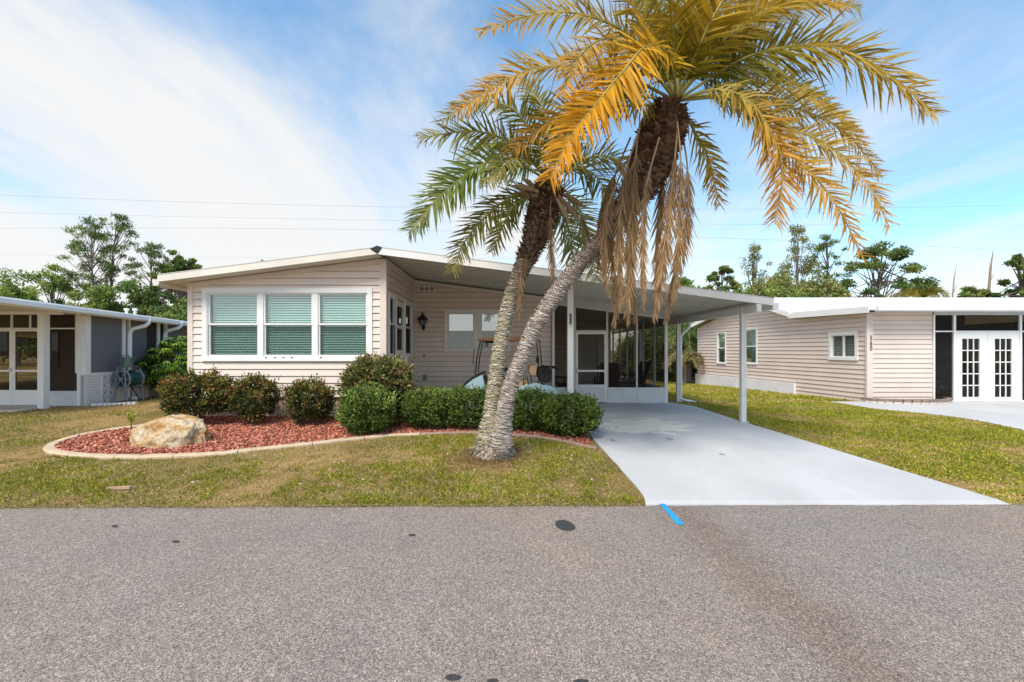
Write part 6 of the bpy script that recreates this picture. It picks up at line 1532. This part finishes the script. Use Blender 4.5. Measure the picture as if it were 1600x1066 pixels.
T('leafy_tree', 405, 30, 398, 40, 'umbrella', LG, 'single leafy treetop showing above the front gable roof', n=900, seedv=14, leaf=.2)
# right side
T('leafy_tree', 1072, 36, 412, 60, 'round', LG, 'green tree seen through the hanging dead fronds', n=4200, seedv=15, base=.1)
T('leafy_tree', 1127, 42, 404, 74, 'umbrella', MG, 'dark green tree above the carport roof, with open edges', n=4000, seedv=16, leaf=.26)
T('leafy_tree', 1178, 46, 385, 70, 'sparse', OLV, 'thin bare limbed tree behind the dark tree over the carport', n=1500, seedv=17, leaf=.2)
T('leafy_tree', 1192, 40, 420, 110, 'round', OLV, 'broad olive green tree above the carport corner', n=7000, seedv=18, base=.1)
T('leafy_tree', 1246, 46, 350, 84, 'sparse', OLV, 'tallest sparse light tree on the right with airy branches', n=3000, seedv=19, leaf=.22)
T('leafy_tree', 1262, 41, 428, 110, 'round', OLV, 'olive green tree behind the white roof of the right neighbour', n=7000, seedv=20, base=.1)
T('pine_tree', 1292, 45, 368, 66, 'pine', MG, 'pine with green clumps just left of the leaning umbrella pine', n=2600, seedv=21, base=.5)
T('pine_tree', 1362, 44, 365, 140, 'umbrella', PG, 'wide umbrella shaped pine with many bare limbs above the white roof', n=5200, seedv=22, lean=18, leaf=.26, trunk=.2)
T('leafy_tree', 1315, 40, 447, 60, 'round', OLV, 'low green treetop touching the white roof beneath the umbrella pine', n=3000, seedv=23, base=.1)
T('pine_tree', 1598, 42, 388, 90, 'umbrella', PG, 'rounded pine at the right edge of the picture', n=3400, seedv=24)
T('leafy_tree', 1523, 44, 438, 66, 'umbrella', MG, 'low spreading tree between the two dead snags', n=3400, seedv=25)
T('leafy_tree', 1500, 50, 455, 80, 'round', MG, 'low green shrubby tree right of the small palm, behind the roof', n=2600, seedv=26, base=.2)
T('leafy_tree', 1578, 48, 448, 90, 'round', MG, 'low green shrubby tree under the pine at the right edge', n=2600, seedv=27, base=.2)
T('leafy_tree', 1645, 46, 430, 110, 'round', MG, 'green tree cut by the right edge of the picture', n=2200, seedv=28, base=.1)
T('leafy_tree', 1080, 30, 470, 90, 'round', MG, 'low dark green tree behind the carport at the back of the yard', n=4600, seedv=29, base=.0, leaf=.2)
T('leafy_tree', 1030, 34, 480, 120, 'round', MG, 'dark green thicket seen through the porch screens', n=4600, seedv=30, base=.0, leaf=.2)
T('leafy_tree', 1225, 36, 436, 120, 'round', MG, 'lower green tree in front of the olive trees above the white roof', n=5200, seedv=31, base=.05)
T('leafy_tree', 1150, 38, 430, 80, 'round', MG, 'green tree just above the end of the carport roof', n=4200, seedv=32, base=.05)
for px, top, Y, r, lb in ((1489, 414, 46, .07, 'thin bare dead tree trunk behind the white roof'), (1546, 392, 44, .13, 'thicker ragged dead tree trunk, taller than the other snag')):
    k = Y/FPX; X = (px-793)*k; H = 1.5-(top-547)*k; mb = MB()
    mb.tube([(X-.5, Y, -.3), (X-.2, Y, H*.5), (X+.1, Y, H*.85), (X+.35, Y, H)], [r*1.3, r, r*.7, r*.2], 7); mb.tube([(X-.1, Y, H*.7), (X+.4, Y, H*.8)], [.06, .01], 5)
    tag(mb.build('dead_tree', mat('snag_bark', (.34, .24, .19), .9, .2, 3), None, (X, Y, 0)), lb, 'dead tree', 'dead snags behind the right neighbour home')
# small far palm above the roof, and palms at the back of the yard
def small_palm(px, Y, zc, Lf, nf, label, cols, seedv, grp):
    X = (px-793)/FPX*Y; root = thing('small_palm', (X, Y, -.2), label, 'palm', grp); rnd = random.Random(seedv)
    mb = MB(); mb.tube([(X, Y, -.3), (X+.05, Y, zc)], [.14, .11], 8); mb.build('trunk', FTR, root)
    for i in range(nf):
        a = 6.283*i/nf+rnd.uniform(-.2, .2); e = rnd.uniform(.0, 1.0); L = Lf*rnd.uniform(.8, 1.1); d = Vector((math.cos(a), math.sin(a), 0))
        p0 = Vector((X, Y, zc)); frond(root, [p0, p0+d*L*.4+Vector((0, 0, L*(.25+.3*e))), p0+d*L*.8+Vector((0, 0, L*(.15+.2*e))), p0+d*L+Vector((0, 0, L*(-.25+.2*e)))], cols, lmax=L*.28, spacing=.06*Lf/1.5, width=.06, twist=.3, droop=.3)
small_palm(1437, 40, 1.5-(470-547)*40/FPX, 1.9, 11, 'small dark palm top showing above the white roof on the right', GRN, 3, 'palms in the background')
small_palm(1077, 25, 1.7, 1.5, 12, 'green palm in the back yard right of the downspout', ((.08, .12, .03), (.11, .16, .04), (.16, .17, .06)), 4, 'palms in the background')
small_palm(1068, 23, .8, 1.1, 10, 'low brownish palm in the back yard beside the carport post', ((.12, .12, .04), (.2, .17, .07), (.30, .2, .1)), 5, 'palms in the background')
hd = []
for i, (px, Y, h, w_) in enumerate(((1050, 26, 2.3, 1.1), (1085, 27, 2.6, 1.2), (1120, 29, 2.4, 1.3), (1000, 28, 2.4, 1.4))):
    X = (px-793)/FPX*Y; shrub('bush', (X, Y, -.3), w_, .9, h, [(.04, .06, .02), (.06, .08, .025), (.08, .08, .03)], 3600, ['dark bush behind the carport post', 'tall dark bush behind the small green palm', 'dark bush hidden behind the right neighbour home', 'dark bush seen through the porch, left of the carport post'][i], 'dark bushes at the back of the yard', (.11, .06), 4, .05, .25, 20+i, top_cols=[(.14, .15, .04), (.10, .14, .03)])
X, Y = (1078-793)/FPX*24.5, 24.5
MB().add([(X-3, Y-1.2, -.31+.03), (X+4.0, Y-1.2, -.28), (X+4.5, Y+.9, -.28), (X-3, Y+.9, -.28)], [(0, 1, 2, 3)]).build('back_path', mat('pale_path', (.55, .47, .36), .9, .1, 3))['kind'] = 'structure'
for px in (1069, 1081):
    x = (px-793)/FPX*24; rock('garden_rock', (x, 24, -.2), .22, .16, .13, px*.01, mat('dark_rock', (.16, .12, .10), .9, .3, 8), 'brown rock on the pale strip behind the carport, %s of the pair' % ('left' if px < 1075 else 'right'))

# schefflera by the left neighbour: big drooping leaflets in whorls
def umbrella_bush(c, rx, ry, h, label):
    x, y, z = c; root = thing('umbrella_plant', c, label, 'shrub'); P = []; Dr_ = []; C = []; LN = []; B = []; mb = MB()
    cols = [(.12, .24, .02), (.08, .18, .02), (.18, .30, .03), (.055, .13, .02), (.26, .38, .05)]
    for i in range(420):
        d = Vector((random.gauss(0, 1), random.gauss(0, 1), random.gauss(0, 1))).normalized(); r = random.uniform(.55, 1.0)
        if d.z < -.75: continue
        e = Vector((x+d.x*rx*r, y+d.y*ry*r, z+h*(.48+.50*d.z*r)))
        if i % 9 == 0: mb.tube([(x+d.x*.1, y, z), (x+d.x*rx*.5, y+d.y*ry*.5, z+h*.35), tuple(e)], [.02, .014, .006], 5, False)
        ci = 4 if (d.z > .55 and random.random() < .6) else random.randrange(4); k = random.randint(7, 9)
        for j in range(k):
            a = 6.283*j/k+random.uniform(-.15, .15); P.append(tuple(e)); dv = Vector((math.cos(a), math.sin(a), -.35+.25*random.random())).normalized()+d*.25; dv.normalize(); Dr_.append(tuple(dv)); C.append(np.array(cols[ci])*random.uniform(.75, 1.25)); l = random.uniform(.13, .21); LN.append(l); B.append((0, 0, -l*random.uniform(.3, .7)))
    P, Dr_, C, LN, B = map(np.array, (P, Dr_, C, LN, B)); Sd = unit(np.cross(Dr_, np.array([[0, 0, 1.]])+RNG.normal(0, .2, (len(P), 3))))
    blades('foliage', P, Dr_, Sd, LN, .055, C, LEAF, root, bend=B); mb.build('stems', BARK, root)
umbrella_bush((-10.15, 13.9, .08), 1.05, .9, 1.95, 'bright green umbrella plant with drooping leaves beside the left neighbour home')
shrub('shrub', (-8.6, 14.6, .08), .9, .8, 1.4, DK, 5000, 'dark shrub between the umbrella plant and the house corner', 'dark shrubs in front of the gable wall', (.06, .03), 6, .05, .25, 33, top_cols=GR)

# trees across the road, behind the viewer: they show only as reflections in the panes
for i, (X, Y, H) in enumerate(()):
    pass

# power lines
WIR = mat('wire', (.30, .32, .35), .6)
poles = [((0, 305), (640, 324), (1700, 318)), ((0, 332), (700, 346), (1700, 352)), ((0, 354.5), (700, 370.5), (1250, 365), (1700, 402)), ((0, 398), (700, 404), (1700, 395))]
for i, pl in enumerate(poles):
    Y = 62; pts = [(-130, at(pl[0][0], pl[0][1], Y)[2]+1.5)]
    xs_ = [at(p[0], p[1], Y)[0] for p in pl]; zs_ = [at(p[0], p[1], Y)[2] for p in pl]
    co = np.polyfit(xs_[:3] if len(pl) == 3 else xs_, zs_[:3] if len(pl) == 3 else zs_, 2)
    mb = MB(); mb.tube([(x, Y, float(np.polyval(co, x))) for x in np.linspace(-95, 100, 40)], (.016, .014, .018, .009)[i], 4, False)
    tag(mb.build('power_line', WIR, None, (0, Y, float(np.polyval(co, 0)))), ['highest thin power line crossing the sky', 'second power line from the top', 'third power line from the top, crossing just above the roof ridge', 'lowest and faintest power line, level with the roof'][i], 'power line', 'power lines across the sky')
